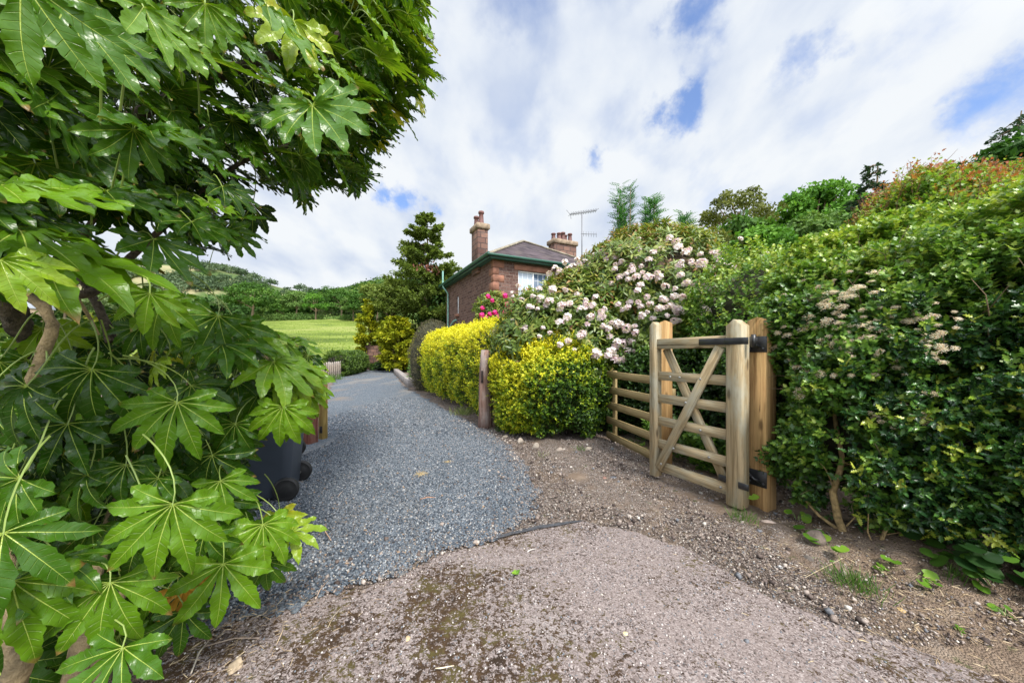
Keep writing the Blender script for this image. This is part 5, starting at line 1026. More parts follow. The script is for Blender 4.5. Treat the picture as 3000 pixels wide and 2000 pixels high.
# ------------------------------------------------------------------ ground plants on the bank
def disc_leaf():
    v = [(0, 0, .0)]; n = 11
    for i in range(n):
        a = .35+(2*math.pi-.7)*i/(n-1); r = .5*(1+.05*math.sin(i*2.3)); v.append((.5-.5*math.cos(a)*1.0*r*2*.5+.0, math.sin(a)*r, .07+.05*math.sin(i*1.7)))
    v = [(.18, 0, -.02)]+[(.5-.52*math.cos(a), .5*math.sin(a), .06+.03*math.sin(3*a)) for a in np.linspace(.5, 2*math.pi-.5, n)]
    return np.array(v), [np.array([(0, i+2, i+1) for i in range(n-1)])], {}
def build_bank_plants():
    lm = leaf_mat('round_leaf', [(0, (.06, .15, .015)), (.5, (.15, .31, .03)), (1, (.27, .44, .05))], .4, .4, .4); D_ = disc_leaf()
    groups = [((2188, 1485), 3, .10, 'tall round-leaved seedling at the foot of the gate posts', .20), ((2335, 1525), 6, .055, 'cluster of small round leaves right of the orange post', .06), ((2375, 1575), 4, .075, 'pair of round bright leaves below the orange post', .06),
              ((2440, 1615), 3, .09, 'largest round leaves beside the dark brown rock', .08), ((2420, 1660), 3, .05, 'tiny round leaves under the largest pair', .03), ((2620, 1650), 2, .06, 'single round leaf at the hedge foot below the thin trunks', .05),
              ((2590, 1690), 3, .06, 'narrow row of leaves on the middle of the bare bank', .03), ((2680, 1690), 2, .075, 'flat round leaf alone on the bare bank', .03), ((2735, 1705), 3, .04, 'small three-leaved seedling on the bank', .02), ((2910, 1725), 4, .08, 'round leaves hanging at the right of the bank', .04), ((2825, 1875), 2, .045, 'lone young leaf low on the right bank', .03), ((2945, 1805), 6, .03, 'small speckled weed near the right edge', .03)]
    for k, ((u, v), n, s, lab, h) in enumerate(groups):
        rng = np.random.RandomState(80+k); g = G(u, v); 
        for _ in range(6): z = float(bank(*g)); Y = (CAM_H-z)*FPX/(v-HV); g = np.array(((u-1500)/FPX*Y, Y))
        root = empty('round_leaf_plant', (g[0], g[1], z), label=lab, category='weed', group='round-leaved weeds on the bank'); a = rng.uniform(0, 6.28, n); d = np.stack([np.cos(a), np.sin(a), 0*a], -1)
        P = d*rng.uniform(.3, .9, (n, 1))*s+np.stack([0*a, 0*a, h*rng.uniform(.5, 1.1, n)], -1); nn = np.array((-.3, -.5, .9))+rng.normal(size=(n, 3))*.25
        ss = s*rng.uniform(.7, 1.15, n); tt = rng.random(n)
        for q in range(n):
            cloud('leaf', [instance(D_, P[q:q+1], (d+(0, -.4, -.1))[q:q+1], nn[q:q+1], ss[q:q+1], tt[q:q+1])], lm, root)
            p = P[q]; m = MB(); m.tube([(0, 0, -.01), p*(.6, .6, .6)+(0, 0, .005), p], .0016, 5); m.build('leaf_stalk', plain('stalk', (.18, .28, .08), .5), root)
    # big round leaves at the right hedge foot, hedge shade put into their colour
    rng = np.random.RandomState(95); n = 150; root = empty('butterbur', (2.55, 1.75, 0), label='bed of broad round leaves coloured dark for shade under the near hedge at the right edge', category='plant')
    X = rng.uniform(-.15, 1.0, n); Y_ = -X*.85+rng.uniform(-.12, .25, n); P = np.stack([X, Y_, .12+rng.uniform(0, .16, n)], -1)
    cloud('leaf_blades', [instance(D_, P, np.stack([rng.normal(size=n), rng.normal(size=n)-.5, -.15+0*X], -1), np.array((-.3, -.5, 1))+rng.normal(size=(n, 3))*.25, rng.uniform(.055, .10, n), rng.random(n))], leaf_mat('butterbur_leaf_shaded', [(0, (.012, .04, .008)), (.5, (.035, .09, .014)), (1, (.08, .18, .02))], .45, .25), root)
    # grass tufts
    gm = leaf_mat('grass_blade', [(0, (.05, .11, .02)), (.5, (.10, .2, .03)), (1, (.3, .33, .12))], .5, .3)
    blade = (np.array([(0, -.02, 0), (0, .02, 0), (.4, .02, .0), (.4, -.02, .0), (.75, .014, -.04), (.75, -.014, -.04), (1, 0, -.14)]), [np.array([(0, 1, 2, 3), (3, 2, 4, 5)]), np.array([(5, 4, 6)])], {})
    for k, ((u, v), n, s, r_, lab) in enumerate([((2510, 1725), 190, .10, .05, 'spiky dark green grass tuft on the bank'), ((2440, 1695), 50, .06, .03, 'small leafy weed left of the spiky tuft'), ((2180, 1530), 130, .10, .05, 'wispy grass by the foot of the gate stile'), ((2800, 1700), 60, .09, .025, 'thin feathery weed on the right bank'),
                                                  ((1850, 1305), 130, .10, .06, 'green grass under the slatted fence'), ((1700, 1320), 60, .08, .04, 'small green weed right of the yellow hedge'), ((1470, 1262), 130, .12, .07, 'grass at the foot of the weathered post'), ((1360, 1212), 200, .16, .12, 'brownish grass below the far yellow hedge'), ((970, 1112), 260, .3, .25, 'grass at the foot of the picket fence'), ((1590, 1335), 60, .06, .05, 'straw-coloured grass among the kerb stones')]):
        rng = np.random.RandomState(110+k); g = G(u, v)
        for _ in range(6): z = float(bank(*g)); Y = (CAM_H-z)*FPX/(v-HV); g = np.array(((u-1500)/FPX*Y, Y))
        P = np.stack([rng.normal(size=n)*r_, rng.normal(size=n)*r_, 0*rng.random(n)+.0], -1)
        D = np.stack([rng.normal(size=n)*.5, rng.normal(size=n)*.5, np.ones(n)], -1); t = rng.random(n)*(.6 if 'brown' not in lab and 'straw' not in lab else 1)+(.45 if 'brown' in lab or 'straw' in lab else 0)
        o = cloud('grass_tuft', [instance(blade, P, D, rng.normal(size=(n, 3)), s*rng.uniform(.5, 1.3, n), np.clip(t, 0, 1), width=np.full(n, .9))], gm, None, label=lab, category='grass'); o.location = (g[0], g[1], z)
    # two seedlings standing on the hard ground
    for k, ((u, v), lab) in enumerate([((1513, 1690), 'tiny weed sprouting alone from the concrete apron')]):
        rng = np.random.RandomState(130+k); g = G(u, v); a = rng.uniform(0, 6.28, 8)
        o = cloud('seedling', [instance(P_OVAL, np.stack([0*a, 0*a, .012+0*a], -1), np.stack([np.cos(a), np.sin(a), .5+0*a], -1), np.tile((0, 0, 1.), (8, 1)), rng.uniform(.02, .035, 8), rng.random(8))], lm, None, label=lab, category='weed'); o.location = (g[0], g[1], .005)
build_bank_plants()

# ------------------------------------------------------------------ trees
def tree_data(seed, H, crown, cz, nclump, per, leaf, trunk_r=.25, clump_r=.33, forks=9, proto=None, base_open=.0):
    """crown: (rx,ry,rz) about height cz; returns foliage and wood pieces"""
    rng = np.random.RandomState(seed); cr = np.array(crown, float); N_ = nrm(rng.normal(size=(nclump*3, 3))); N_ = N_[N_[:, 2] > -.55][:nclump]; k = len(N_)
    rad = rng.uniform(.55, 1.0, k)**.6; C = N_*cr*(rad*(1-clump_r*.6))[:, None]+np.array((0, 0, cz)); C += fbm(C, .25, seed)[:, None]*cr*.08*N_
    R_ = clump_r*cr.mean()*rng.uniform(.65, 1.25, k); parts = []; base = rng.random(k)
    i = rng.randint(0, k, k*per); d = nrm(rng.normal(size=(len(i), 3))+N_[i]*.7+np.array((0, 0, .45))); d[:, 2] = np.where(d[:, 2] < -.2, -d[:, 2]*.6, d[:, 2])
    P = C[i]+d*(R_[i]*rng.uniform(.72, 1.08, len(i)))[:, None]*np.array((1, 1, .8)); n = len(P)
    D = nrm(rng.normal(size=(n, 3))+np.array((0, 0, -.25))); nn = nrm(d+rng.normal(size=(n, 3))*.55+np.array((0, 0, .3)))
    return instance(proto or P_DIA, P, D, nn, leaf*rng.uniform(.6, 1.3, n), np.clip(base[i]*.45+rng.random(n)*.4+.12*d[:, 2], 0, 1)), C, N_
def tree_wood(seed, C, H, cz, r, lean=0.0, nb=12):
    rng = np.random.RandomState(seed+900); m = MB(); top = np.array((lean, 0, cz+.2)); pts = [np.array((0, 0, -.3)), np.array((lean*.1, 0, cz*.3)), np.array((lean*.5+r*.6, 0, cz*.65)), top]
    m.tube(pts, [r*1.25, r, r*.75, r*.4], 8)
    for j in rng.choice(len(C), min(nb, len(C)), replace=False):
        t = rng.uniform(.35, .95); p = pts[1]*(1-t)+pts[3]*t; q = C[j]; mid = (p+q)/2+np.array((0, 0, .06*np.linalg.norm(q-p))); m.tube([p, mid, q], [r*.38, r*.24, r*.08], 5)
    return m
def make_tree(name, seed, loc, H, crown, cz, ncl, per, leaf, mat, r=.25, lab=None, cat='tree', group=None, bark=BARK, **k):
    root = empty(name, loc, 0, label=lab, category=cat, group=group)
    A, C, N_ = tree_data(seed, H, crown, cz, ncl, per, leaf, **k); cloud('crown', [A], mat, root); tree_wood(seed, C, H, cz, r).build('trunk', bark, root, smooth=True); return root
def dup(root, loc, rz, s, lab=None):
    c = root.copy(); COL.objects.link(c); c.location = loc; c.rotation_euler = (0, 0, rz); c.scale = (s, s, s)
    if lab: c['label'] = lab
    for ch in list(root.children): k = ch.copy(); COL.objects.link(k); k.parent = c
    return c
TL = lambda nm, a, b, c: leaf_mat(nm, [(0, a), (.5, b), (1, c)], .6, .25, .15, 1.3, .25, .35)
def build_trees():
    t_mid = TL('oak_leaf', (.03, .075, .014), (.065, .15, .022), (.14, .24, .04)); t_light = TL('ash_leaf', (.06, .11, .03), (.11, .20, .045), (.21, .30, .08)); t_dark = TL('pine_leaf', (.02, .045, .018), (.04, .08, .028), (.08, .13, .04))
    t_pale = TL('willow_leaf', (.08, .12, .045), (.15, .21, .08), (.24, .30, .13)); t_olive = TL('olive_leaf', (.06, .075, .02), (.13, .15, .035), (.24, .25, .06)); t_gold = TL('gold_leaf', (.08, .12, .012), (.28, .32, .02), (.58, .52, .03)); t_vivid = TL('maple_leaf', (.04, .11, .015), (.09, .22, .025), (.19, .36, .05))
    def at(u, vbase, Y): x = (u-1500)/FPX*Y; return (x, Y, float(terrain(x, Y))-.1)
    protos = [make_tree('field_tree', 201, at(740, 930, 104), 11, (7.5, 6, 5.2), 6.4, 46, 130, .62, t_mid, .35, 'broad round oak standing alone at the back of the field', group='trees along the far field edge'),
              make_tree('field_tree', 202, at(868, 935, 112), 9, (5, 4.5, 3.8), 5.4, 34, 110, .55, t_light, .25, 'light green tree second in the row behind the field', group='trees along the far field edge'),
              make_tree('field_tree', 203, at(925, 935, 106), 8, (3.4, 3.2, 3.9), 4.8, 26, 100, .45, t_vivid, .2, 'slim bright tree with a visible pale trunk at the field edge', group='trees along the far field edge'),
              make_tree('field_tree', 204, at(1000, 935, 112), 10, (5.5, 5, 4.4), 5.4, 38, 110, .6, t_mid, .3, 'dark round tree behind the field near the tall conifer', group='trees along the far field edge'),
              make_tree('field_tree', 205, at(650, 920, 125), 8, (4, 4, 3.6), 4.6, 26, 100, .55, t_pale, .2, 'pale greyish tree left of the lone oak', group='trees along the far field edge')]
    row = [(830, 124, 0, .62, 'dark tree between the lone oak and the light tree'), (895, 128, 3, .85, 'deep green tree behind the slim bright one'), (955, 112, 4, .55, 'pale tree right of the slim bright tree'), (968, 128, 0, .95, 'dense tree rising behind the pale field-edge tree'), (1035, 104, 1, .8, 'light crown close to the tall conifer'), (1070, 100, 3, .95, 'dark crown partly behind the golden conifer'),
           (1105, 96, 0, .8, 'round crown hidden low behind the golden conifer'), (560, 118, 3, .9, 'tree behind the leaves, left of the lone oak'), (480, 125, 1, 1.2, 'light tree glimpsed through the big leaves'), (380, 120, 0, .9, 'dark tree glimpsed through the big leaves'), (290, 112, 4, 1.0, 'pale tree glimpsed right of the farmhouse'), (190, 118, 3, 1.1, 'dark tree just right of the farmhouse'), (90, 118, 1, 1.1, 'light tree behind the farmhouse'), (0, 112, 0, 1.0, 'tree left of the farmhouse at the frame edge'), (1140, 105, 1, 1.0, 'pale crown behind the tall conifer'), (700, 130, 1, .9, 'light tree behind the lone oak')]
    for i, (u, Y, k, s, lab) in enumerate(row): dup(protos[k], at(u, 0, Y), i*1.3, s, lab+', far side of the field')
    # far wood on hill and ridge: a mass nobody could count
    rng = np.random.RandomState(210); parts = []
    def wood(n, xr, yr, leaf, seed, dens=0.0, hs=1.0):
        r = np.random.RandomState(seed); X = r.uniform(*xr, n); Y = r.uniform(*yr, n); k = np.ones(n, bool)
        if dens: k = fbm(np.stack([X, Y, 0*X], -1), 1/90., 7) > -.35+dens
        X, Y = X[k], Y[k]; n = len(X); Z = terrain(X, Y); R_ = r.uniform(3.2, 5.6, n)*hs; per = 90; i = np.repeat(np.arange(n), per)
        d = nrm(r.normal(size=(n*per, 3))); d[:, 2] = np.abs(d[:, 2])*1.1-.15; bump = 1+.22*np.sin(d[:, 0]*7+i)*np.sin(d[:, 2]*6+i*2)
        P = np.stack([X[i], Y[i], Z[i]+R_[i]*1.0], -1)+d*(R_[i]*bump)[:, None]*np.array((1, 1, 1.15)); base = np.clip(fbm(np.stack([X, Y, 0*X], -1), 1/50., 3)*.25+.45+r.normal(size=n)*.28, 0, 1)
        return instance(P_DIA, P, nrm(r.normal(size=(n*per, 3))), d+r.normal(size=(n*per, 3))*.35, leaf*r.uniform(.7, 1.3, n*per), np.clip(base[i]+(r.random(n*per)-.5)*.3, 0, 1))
    ridge = [wood(1150, (-150, -22), (122, 262), 1.35, 1, 0, .85), wood(500, (-330, -130), (125, 240), 1.8, 4, 0, .9)]
    cloud('ridge_wood', ridge, TL('wood_leaf', (.022, .055, .014), (.055, .12, .024), (.14, .22, .045)), None, kind='stuff', label='wooded ridge of mixed broadleaf trees behind the field', category='wood')
    hillw = [wood(2600, (-720, -150), (250, 520), 2.4, 2, .22, .9)]
    cloud('hill_wood', hillw, TL('hill_leaf', (.05, .085, .045), (.085, .13, .065), (.14, .19, .10)), None, kind='stuff', label='scrub and trees scattered up the far hill', category='wood')
    # hedgerow and scrub at the far field edge
    r = np.random.RandomState(5); n = 160; X = np.linspace(-125, -30, n)+r.normal(size=n)*.5; Y = 108+r.normal(size=n)*1.2; i = np.repeat(np.arange(n), 90); d = nrm(r.normal(size=(len(i), 3))); d[:, 2] = abs(d[:, 2]); hh = r.uniform(.7, 2.2, n)
    P = np.stack([X[i], Y[i], terrain(X[i], Y[i])], -1)+d*(hh[i])[:, None]*(1.3, 1, 1)
    cloud('field_hedge', [instance(P_DIA, P, nrm(r.normal(size=P.shape)), d+.3*r.normal(size=P.shape), r.uniform(.3, .6, len(P)), np.clip(.5+.3*np.sin(X[i]*.3)+r.normal(size=len(P))*.15, 0, 1))], t_light, None, label='ragged green hedge along the back of the field', category='hedge')
    r = np.random.RandomState(17); n = 26000; Y = 26+80*r.random(n)**1.3; X = -Y*r.uniform(.30, 1.25, n); cl = fbm(np.stack([X, Y*1.6, 0*X], -1), .07, 4); k = r.random(n) < np.clip(.40+cl*.35, .05, 1); X, Y, cl = X[k], Y[k], cl[k]; n = len(X)
    cloud('meadow_grass', [instance(P_DIA, np.stack([X, Y, terrain(X, Y)-.03], -1), np.stack([r.normal(size=n)*.35, r.normal(size=n)*.35, np.ones(n)], -1), r.normal(size=(n, 3)), r.uniform(.06, .20, n), np.clip(.55-cl*.35+r.normal(size=n)*.2, 0, 1), width=np.full(n, 1.6))], TL('meadow', (.10, .16, .025), (.20, .28, .045), (.33, .36, .10)), None, kind='stuff', label='rough tussocks of grass and rush across the field', category='grass')
    # near right: round trees behind the shrubs
    make_tree('round_tree', 221, (21.2, 24.0, -.1), 14, (2.7, 2.6, 3.3), 9.9, 60, 190, .30, t_vivid, .35, 'vivid green rounded tree above the hedge, tallest of the background trees', clump_r=.34)
    make_tree('round_tree', 222, (9.9, 15.0, 0), 9, (2.2, 2, 2.2), 4.9, 50, 170, .22, t_mid, .22, 'dark leafy tree filling the gap behind the rhododendron', clump_r=.33)
    make_tree('round_tree', 223, (8.3, 11.2, 0), 6, (1.5, 1.3, 1.6), 3.6, 44, 180, .16, t_vivid, .15, 'low green tree between the rhododendron and the vivid tree', clump_r=.33)
    make_tree('round_tree', 224, (11.4, 13.4, 0), 7, (1.9, 1.7, 2.1), 4.6, 44, 180, .18, t_light, .15, 'light green tree right behind the tall hedge', clump_r=.33)
    make_tree('round_tree', 227, (7.4, 12.4, 0), 7, (1.5, 1.4, 1.7), 3.9, 44, 180, .17, t_olive, .15, 'olive tree just right of the rhododendron top', clump_r=.33)
    make_tree('airy_tree', 225, (14.6, 22.0, 0), 12, (2.2, 2.0, 1.6), 10.1, 60, 60, .20, t_olive, .20, 'airy olive-green tree with thin branches showing sky between them', clump_r=.24)
    make_tree('round_tree', 226, (22.4, 14.5, 0), 12, (3.2, 3, 2.6), 7.9, 70, 190, .28, TL('deep_leaf', (.02, .06, .012), (.05, .13, .022), (.12, .24, .04)), .3, 'deep green tree crown at the right edge above the hedge', clump_r=.33)
    # cypress-like fir on the left of the house
    def conifer(name, seed, loc, H, prof, lab, mat, leaf=.16, tiers=26, per=46, droop=.15, upturn=.2, trunk=.2, z0=.08, bark=BARK):
        rng = np.random.RandomState(seed); root = empty(name, loc, 0, label=lab, category='tree'); m = MB(); zz = np.linspace(0, H*.98, 7); m.tube([(.12*math.sin(z), .1*math.cos(z*1.3), z-.1) for z in zz], np.linspace(trunk, .02, 7), 7); P, D, T = [], [], []
        ph = np.array(prof)
        for i in range(tiers):
            z = H*(z0+(1-z0)*(i+rng.uniform(-.3, .3))/tiers); L0 = np.interp(z/H, ph[:, 0], ph[:, 1])
            for j in range(rng.randint(4, 7)):
                a = rng.uniform(0, 6.28); L = L0*rng.uniform(.45, 1.15); d = np.array((math.cos(a), math.sin(a), 0)); pts = [np.array((0, 0, z))+d*L*t+np.array((0, 0, L*(-droop*t+upturn*t*t))) for t in (0, .35, .7, 1)]
                m.tube(pts, [.035, .025, .015, .006], 4, caps=False)
                k = max(4, int(per*L)); t = rng.uniform(.25, 1.05, k)**.8; w = rng.normal(size=(k, 3))*np.array((.16, .16, .09))*(L*.55*(1.05-t*.5))[:, None]
                q = np.array((0, 0, z))+d*(L*t)[:, None]+np.stack([0*t, 0*t, L*(-droop*t+upturn*t*t)], -1)+w; P.append(q); D.append(nrm(d+w*2+rng.normal(size=(k, 3))*.35)); T.append(np.clip(.3+.5*rng.random(k)+.2*t-.1, 0, 1)*rng.uniform(.7, 1.1))
        P = np.concatenate(P); D = np.concatenate(D); T = np.concatenate(T); A = [instance(P_DIA, P+rng.normal(size=P.shape)*leaf*.3, D+rng.normal(size=P.shape)*.4, np.array((0, 0, 1.0))+rng.normal(size=P.shape)*.5, leaf*rng.uniform(.7, 1.4, len(P)), np.clip(T, 0, 1)) for _ in range(3)]
        cloud('crown', A, mat, root); m.build('trunk', bark, root, smooth=True); return root
    c_ol = TL('cypress_leaf', (.045, .075, .018), (.12, .17, .032), (.23, .28, .06))
    f = conifer('tall_conifer', 231, (-6.1, 24.5, 0), 11.4, [(0, 2.6), (.2, 3.1), (.4, 3.6), (.56, 3.3), (.64, 2.1), (.8, 1.6), (.9, 1.0), (1, .25)], 'tall ragged conifer left of the house', c_ol, .17, 36, 80, .12, .22, .22, .05)
    r = np.random.RandomState(3); n = 240; P = np.stack([r.normal(size=n)*.45+.1, r.normal(size=n)*.3-1.0, r.normal(size=n)*.22+6.9], -1); cloud('dead_sprays', [instance(P_DIA, P, r.normal(size=P.shape), r.normal(size=P.shape), .2, r.random(n))], plain('dead_spray', (.20, .075, .05), .9), f, label='rust-red dead sprays in the middle')
    conifer('golden_conifer', 232, (-7.3, 21.6, 0), 3.5, [(0, .95), (.3, 1.15), (.7, 1.1), (.9, .8), (1, .3)], 'yellow-green golden conifer bulging over the stone pier', t_gold, .17, 22, 70, .1, .15, .1, .12)
    conifer('golden_conifer', 233, (-10.3, 24.5, 1.5), 3.6, [(0, .8), (.3, .9), (.7, .6), (1, .1)], 'narrow golden shrub directly on the stone pier', t_gold, .15, 18, 80, .1, .2, .08, .0)
    make_tree('spreading_tree', 234, (-9.2, 26.3, 0), 7, (2.7, 2, 2.1), 4.8, 40, 170, .24, c_ol, .2, 'olive-brown spreading tree behind the golden conifer', clump_r=.32)
    make_tree('spreading_tree', 235, (-4.5, 24.3, 0), 6, (2.0, 2, 2.6), 3.3, 40, 170, .22, TL('laurel_leaf', (.02, .05, .012), (.045, .095, .02), (.10, .17, .03)), .2, 'dark green tree under the tall conifer beside the house wall', clump_r=.34)
    conifer('spruce', 236, (12.9, 12.2, 0), 8.2, [(0, 2.4), (.5, 1.6), (.8, .75), (1, .1)], 'thin dark spruce top poking above the tall hedge', TL('spruce_leaf', (.02, .045, .028), (.04, .075, .045), (.08, .13, .08)), .13, 30, 26, .35, -.1, .12)
    conifer('cedar', 237, (22.6, 15.2, 0), 12.3, [(0, 5), (.5, 4.0), (.8, 2.2), (.92, 1.4), (1, .3)], 'dark cedar branches at the upper right edge of the photo', MATS['spruce_leaf'], .14, 24, 15, .3, -.05, .2)
    # upright ash-like suckers with feathered leaves behind the rhododendron
    pin = [np.array((0, 0, 0))]; V_, F_ = [], []
    for k in range(11):
        t = .18+.8*(k//2)/5; s = (1 if k % 2 else -1); L = .26 if k < 10 else .28; d = np.array((.55, s*.85, -.1)) if k < 10 else np.array((1, 0, -.2)); d = nrm(d); b = np.array((t if k < 10 else .95, 0, -.1*t*t)); w = np.cross(d, (0, 0, 1.0))*.055; V_ += [b, b+d*L*.5+w, b+d*L, b+d*L*.5-w]; q = len(V_)-4; F_ += [(q, q+1, q+2, q+3)]
    pinn = (np.array(V_), [np.array(F_)], {})
    al = leaf_mat('rowan_leaf', [(0, (.03, .10, .035)), (.5, (.06, .18, .06)), (1, (.12, .27, .09))], .45, .3, .3)
    for k, (u, v, w_, Y, lab) in enumerate([(1828, 530, 78, 9.2, 'tall upright young tree with feathery leaves above the pink rhododendron'), (1908, 572, 70, 9.0, 'shorter feathery-leaved young tree beside the tall upright one'), (2010, 622, 70, 9.4, 'low feathery-leaved young tree just topping the rhododendron')]):
        rng = np.random.RandomState(240+k); p = V(u, v, Y); H = p[2]; root = empty('feathery_tree', (p[0], p[1], 0), label=lab, category='tree', group='young feathery-leaved trees behind the rhododendron'); m = MB(); P, D = [], []; W = w_/FPX*Y*.5
        for j in range(7):
            x = rng.uniform(-.75, .75)*W*.7; top = H*rng.uniform(.86, 1) if j else H-.1; m.tube([(x*.3, 0, 0), (x*.7, rng.uniform(-.2, .2), H*.5), (x, rng.uniform(-.2, .2), top)], [.03, .02, .006], 5)
            for z in np.arange(H*.42, top, .02): a = rng.uniform(0, 6.28); P.append((x*(.7+.3*(z-H*.5)/(H*.5)), 0, z)); D.append((math.cos(a), math.sin(a), rng.uniform(.2, .8)))
        P, D = np.array(P), nrm(np.array(D)); n = len(P); cloud('crown', [instance(pinn, P, D, np.array((0, 0, 1.0))+rng.normal(size=(n, 3))*.25, rng.uniform(.17, .29, n), rng.random(n))], al, root); m.build('trunk', BARK, root, smooth=True)
build_trees()

# ------------------------------------------------------------------ the big-leaved shrub in front (palmate glossy leaves)
def palmate(seed, nl=9, flat=1.0):
    rng = np.random.RandomState(seed); sp = math.radians(rng.uniform(25, 29) if nl == 9 else rng.uniform(31, 35)); na, ns = 18, 7; Rw = rng.uniform(.21, .28); V_, F_, cu, cw, ct = [], [], [], [], []
    side = rng.uniform(-.12, .12); droop = rng.uniform(.45, .95)*flat; fold = rng.uniform(.2, .5); cup = rng.uniform(.10, .25)
    for li in range(nl):
        k = li-(nl-1)/2; a0 = k*sp+rng.uniform(-.04, .04); ak = abs(k)/((nl-1)/2); L = (1-.42*ak**2.2)*rng.uniform(.9, 1.08); rw = Rw*(1-.25*ak); curl = rng.uniform(-.10, .10); wv = rng.uniform(0, 6.28); wa = rng.uniform(.018, .04); Wm = rng.uniform(.098, .126)*(1-.15*ak)
        for i in range(na):
            t = i/(na-1); r = L*t; tt = np.clip((r-rw)/(L-rw), 0, 1)
            for j in range(ns):
                s = -1+2*j/(ns-1)
                if r <= rw: ang = a0+s*sp/2*.995; x, y = r*math.cos(ang), r*math.sin(ang); w = r*sp/2
                else:
                    w0 = rw*sp/2; w = w0*(1-tt)**3+(Wm*(math.sin(math.pi*min(1, (tt*.86+.14))**1.15)**.75))*min(1, tt*3.5)*(1-0)*(1 if tt < 1 else 0)+w0*.35*(1-tt)*tt*2
                    w = max(w*(1 if tt < .999 else 0), 0); ser = 1+((.10 if i % 2 else -.06) if abs(s) > .9 and .25 < tt < .95 else 0); al = a0+curl*tt*tt; cx, cy = r*math.cos(al), r*math.sin(al); x = cx-math.sin(al)*s*w*ser; y = cy+math.cos(al)*s*w*ser
                z = cup*r-droop*r*r*.75+fold*w*abs(s)-.1*fold*w+wa*math.sin(t*17+wv+(2.5 if s > 0 else 0))*abs(s)*min(1, t*2)-.03*math.cos(k*6.28+0)*0
                # rolled webs between neighbouring lobes
                z += (.035*abs(s)**2*math.sin(math.pi*min(1, r/rw/1.5)) if r < rw*1.5 else 0)
                V_.append((x, y, z)); cu.append(s*w); cw.append(s); ct.append(t)
        b = li*na*ns
        for i in range(na-1):
            for j in range(ns-1): F_.append((b+i*ns+j, b+(i+1)*ns+j, b+(i+1)*ns+j+1, b+i*ns+j+1))
    v = np.array(V_); v[:, 2] += side*v[:, 1]
    return v, [np.array(F_)], {'lat': np.array(cu), 'sid': np.array(cw), 'alo': np.array(ct)}
def m_fatsia(g):
    t = g.attr('tint').outputs['Fac']; lat = g.math('ABSOLUTE', g.attr('lat').outputs['Fac']); sid = g.math('ABSOLUTE', g.attr('sid').outputs['Fac']); al = g.attr('alo').outputs['Fac']
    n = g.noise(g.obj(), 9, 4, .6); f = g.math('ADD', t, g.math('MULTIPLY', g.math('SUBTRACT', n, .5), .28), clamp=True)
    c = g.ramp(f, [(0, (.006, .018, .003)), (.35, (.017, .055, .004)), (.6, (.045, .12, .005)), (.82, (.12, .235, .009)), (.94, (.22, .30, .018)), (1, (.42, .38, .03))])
    thin = g.math('MULTIPLY', g.math('SUBTRACT', 1.12, al), .0085); mid = g.mrange(g.math('DIVIDE', lat, thin), .55, 1.1, 1, 0)
    w = g.math('FRACT', g.math('SUBTRACT', g.math('MULTIPLY', al, 11.0), g.math('MULTIPLY', sid, .95))); sv = g.mrange(g.math('ABSOLUTE', g.math('SUBTRACT', w, .5)), .0, .07, 1, 0); sv = g.math('MULTIPLY', sv, g.mrange(sid, .95, .5, 0, 1))
    vc = g.mixc(.55, c, (.42, .52, .12)); c = g.mixc(g.math('MULTIPLY', sv, .30), c, vc); c = g.mixc(g.math('MULTIPLY', mid, .9), c, (.38, .48, .10))
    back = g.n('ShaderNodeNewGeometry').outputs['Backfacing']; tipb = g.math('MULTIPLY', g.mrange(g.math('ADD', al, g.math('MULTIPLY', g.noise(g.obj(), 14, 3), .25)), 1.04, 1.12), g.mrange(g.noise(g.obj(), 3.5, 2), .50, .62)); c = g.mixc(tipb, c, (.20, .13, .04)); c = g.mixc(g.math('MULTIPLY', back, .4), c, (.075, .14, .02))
    h = g.math('ADD', g.math('MULTIPLY', sv, -.5), g.math('ADD', g.math('MULTIPLY', mid, -1.0), g.math('MULTIPLY', g.noise(g.obj(), 28, 3), .9)))
    rg = g.math('ADD', .30, g.math('MULTIPLY', back, .3))
    p = g.principled(Base_Color=c, Roughness=rg, Specular_IOR_Level=g.math('SUBTRACT', .30, g.math('MULTIPLY', back, .2)), Normal=g.bump(h, .6, .008))
    tr = g.n('ShaderNodeBsdfTranslucent', {'Color': g.mixc(1.0, c, (1.9, 1.8, .5), 'MULTIPLY')}).outputs[0]
    g.out(g.n('ShaderNodeMixShader', {0: .24, 1: p, 2: tr}).outputs[0])
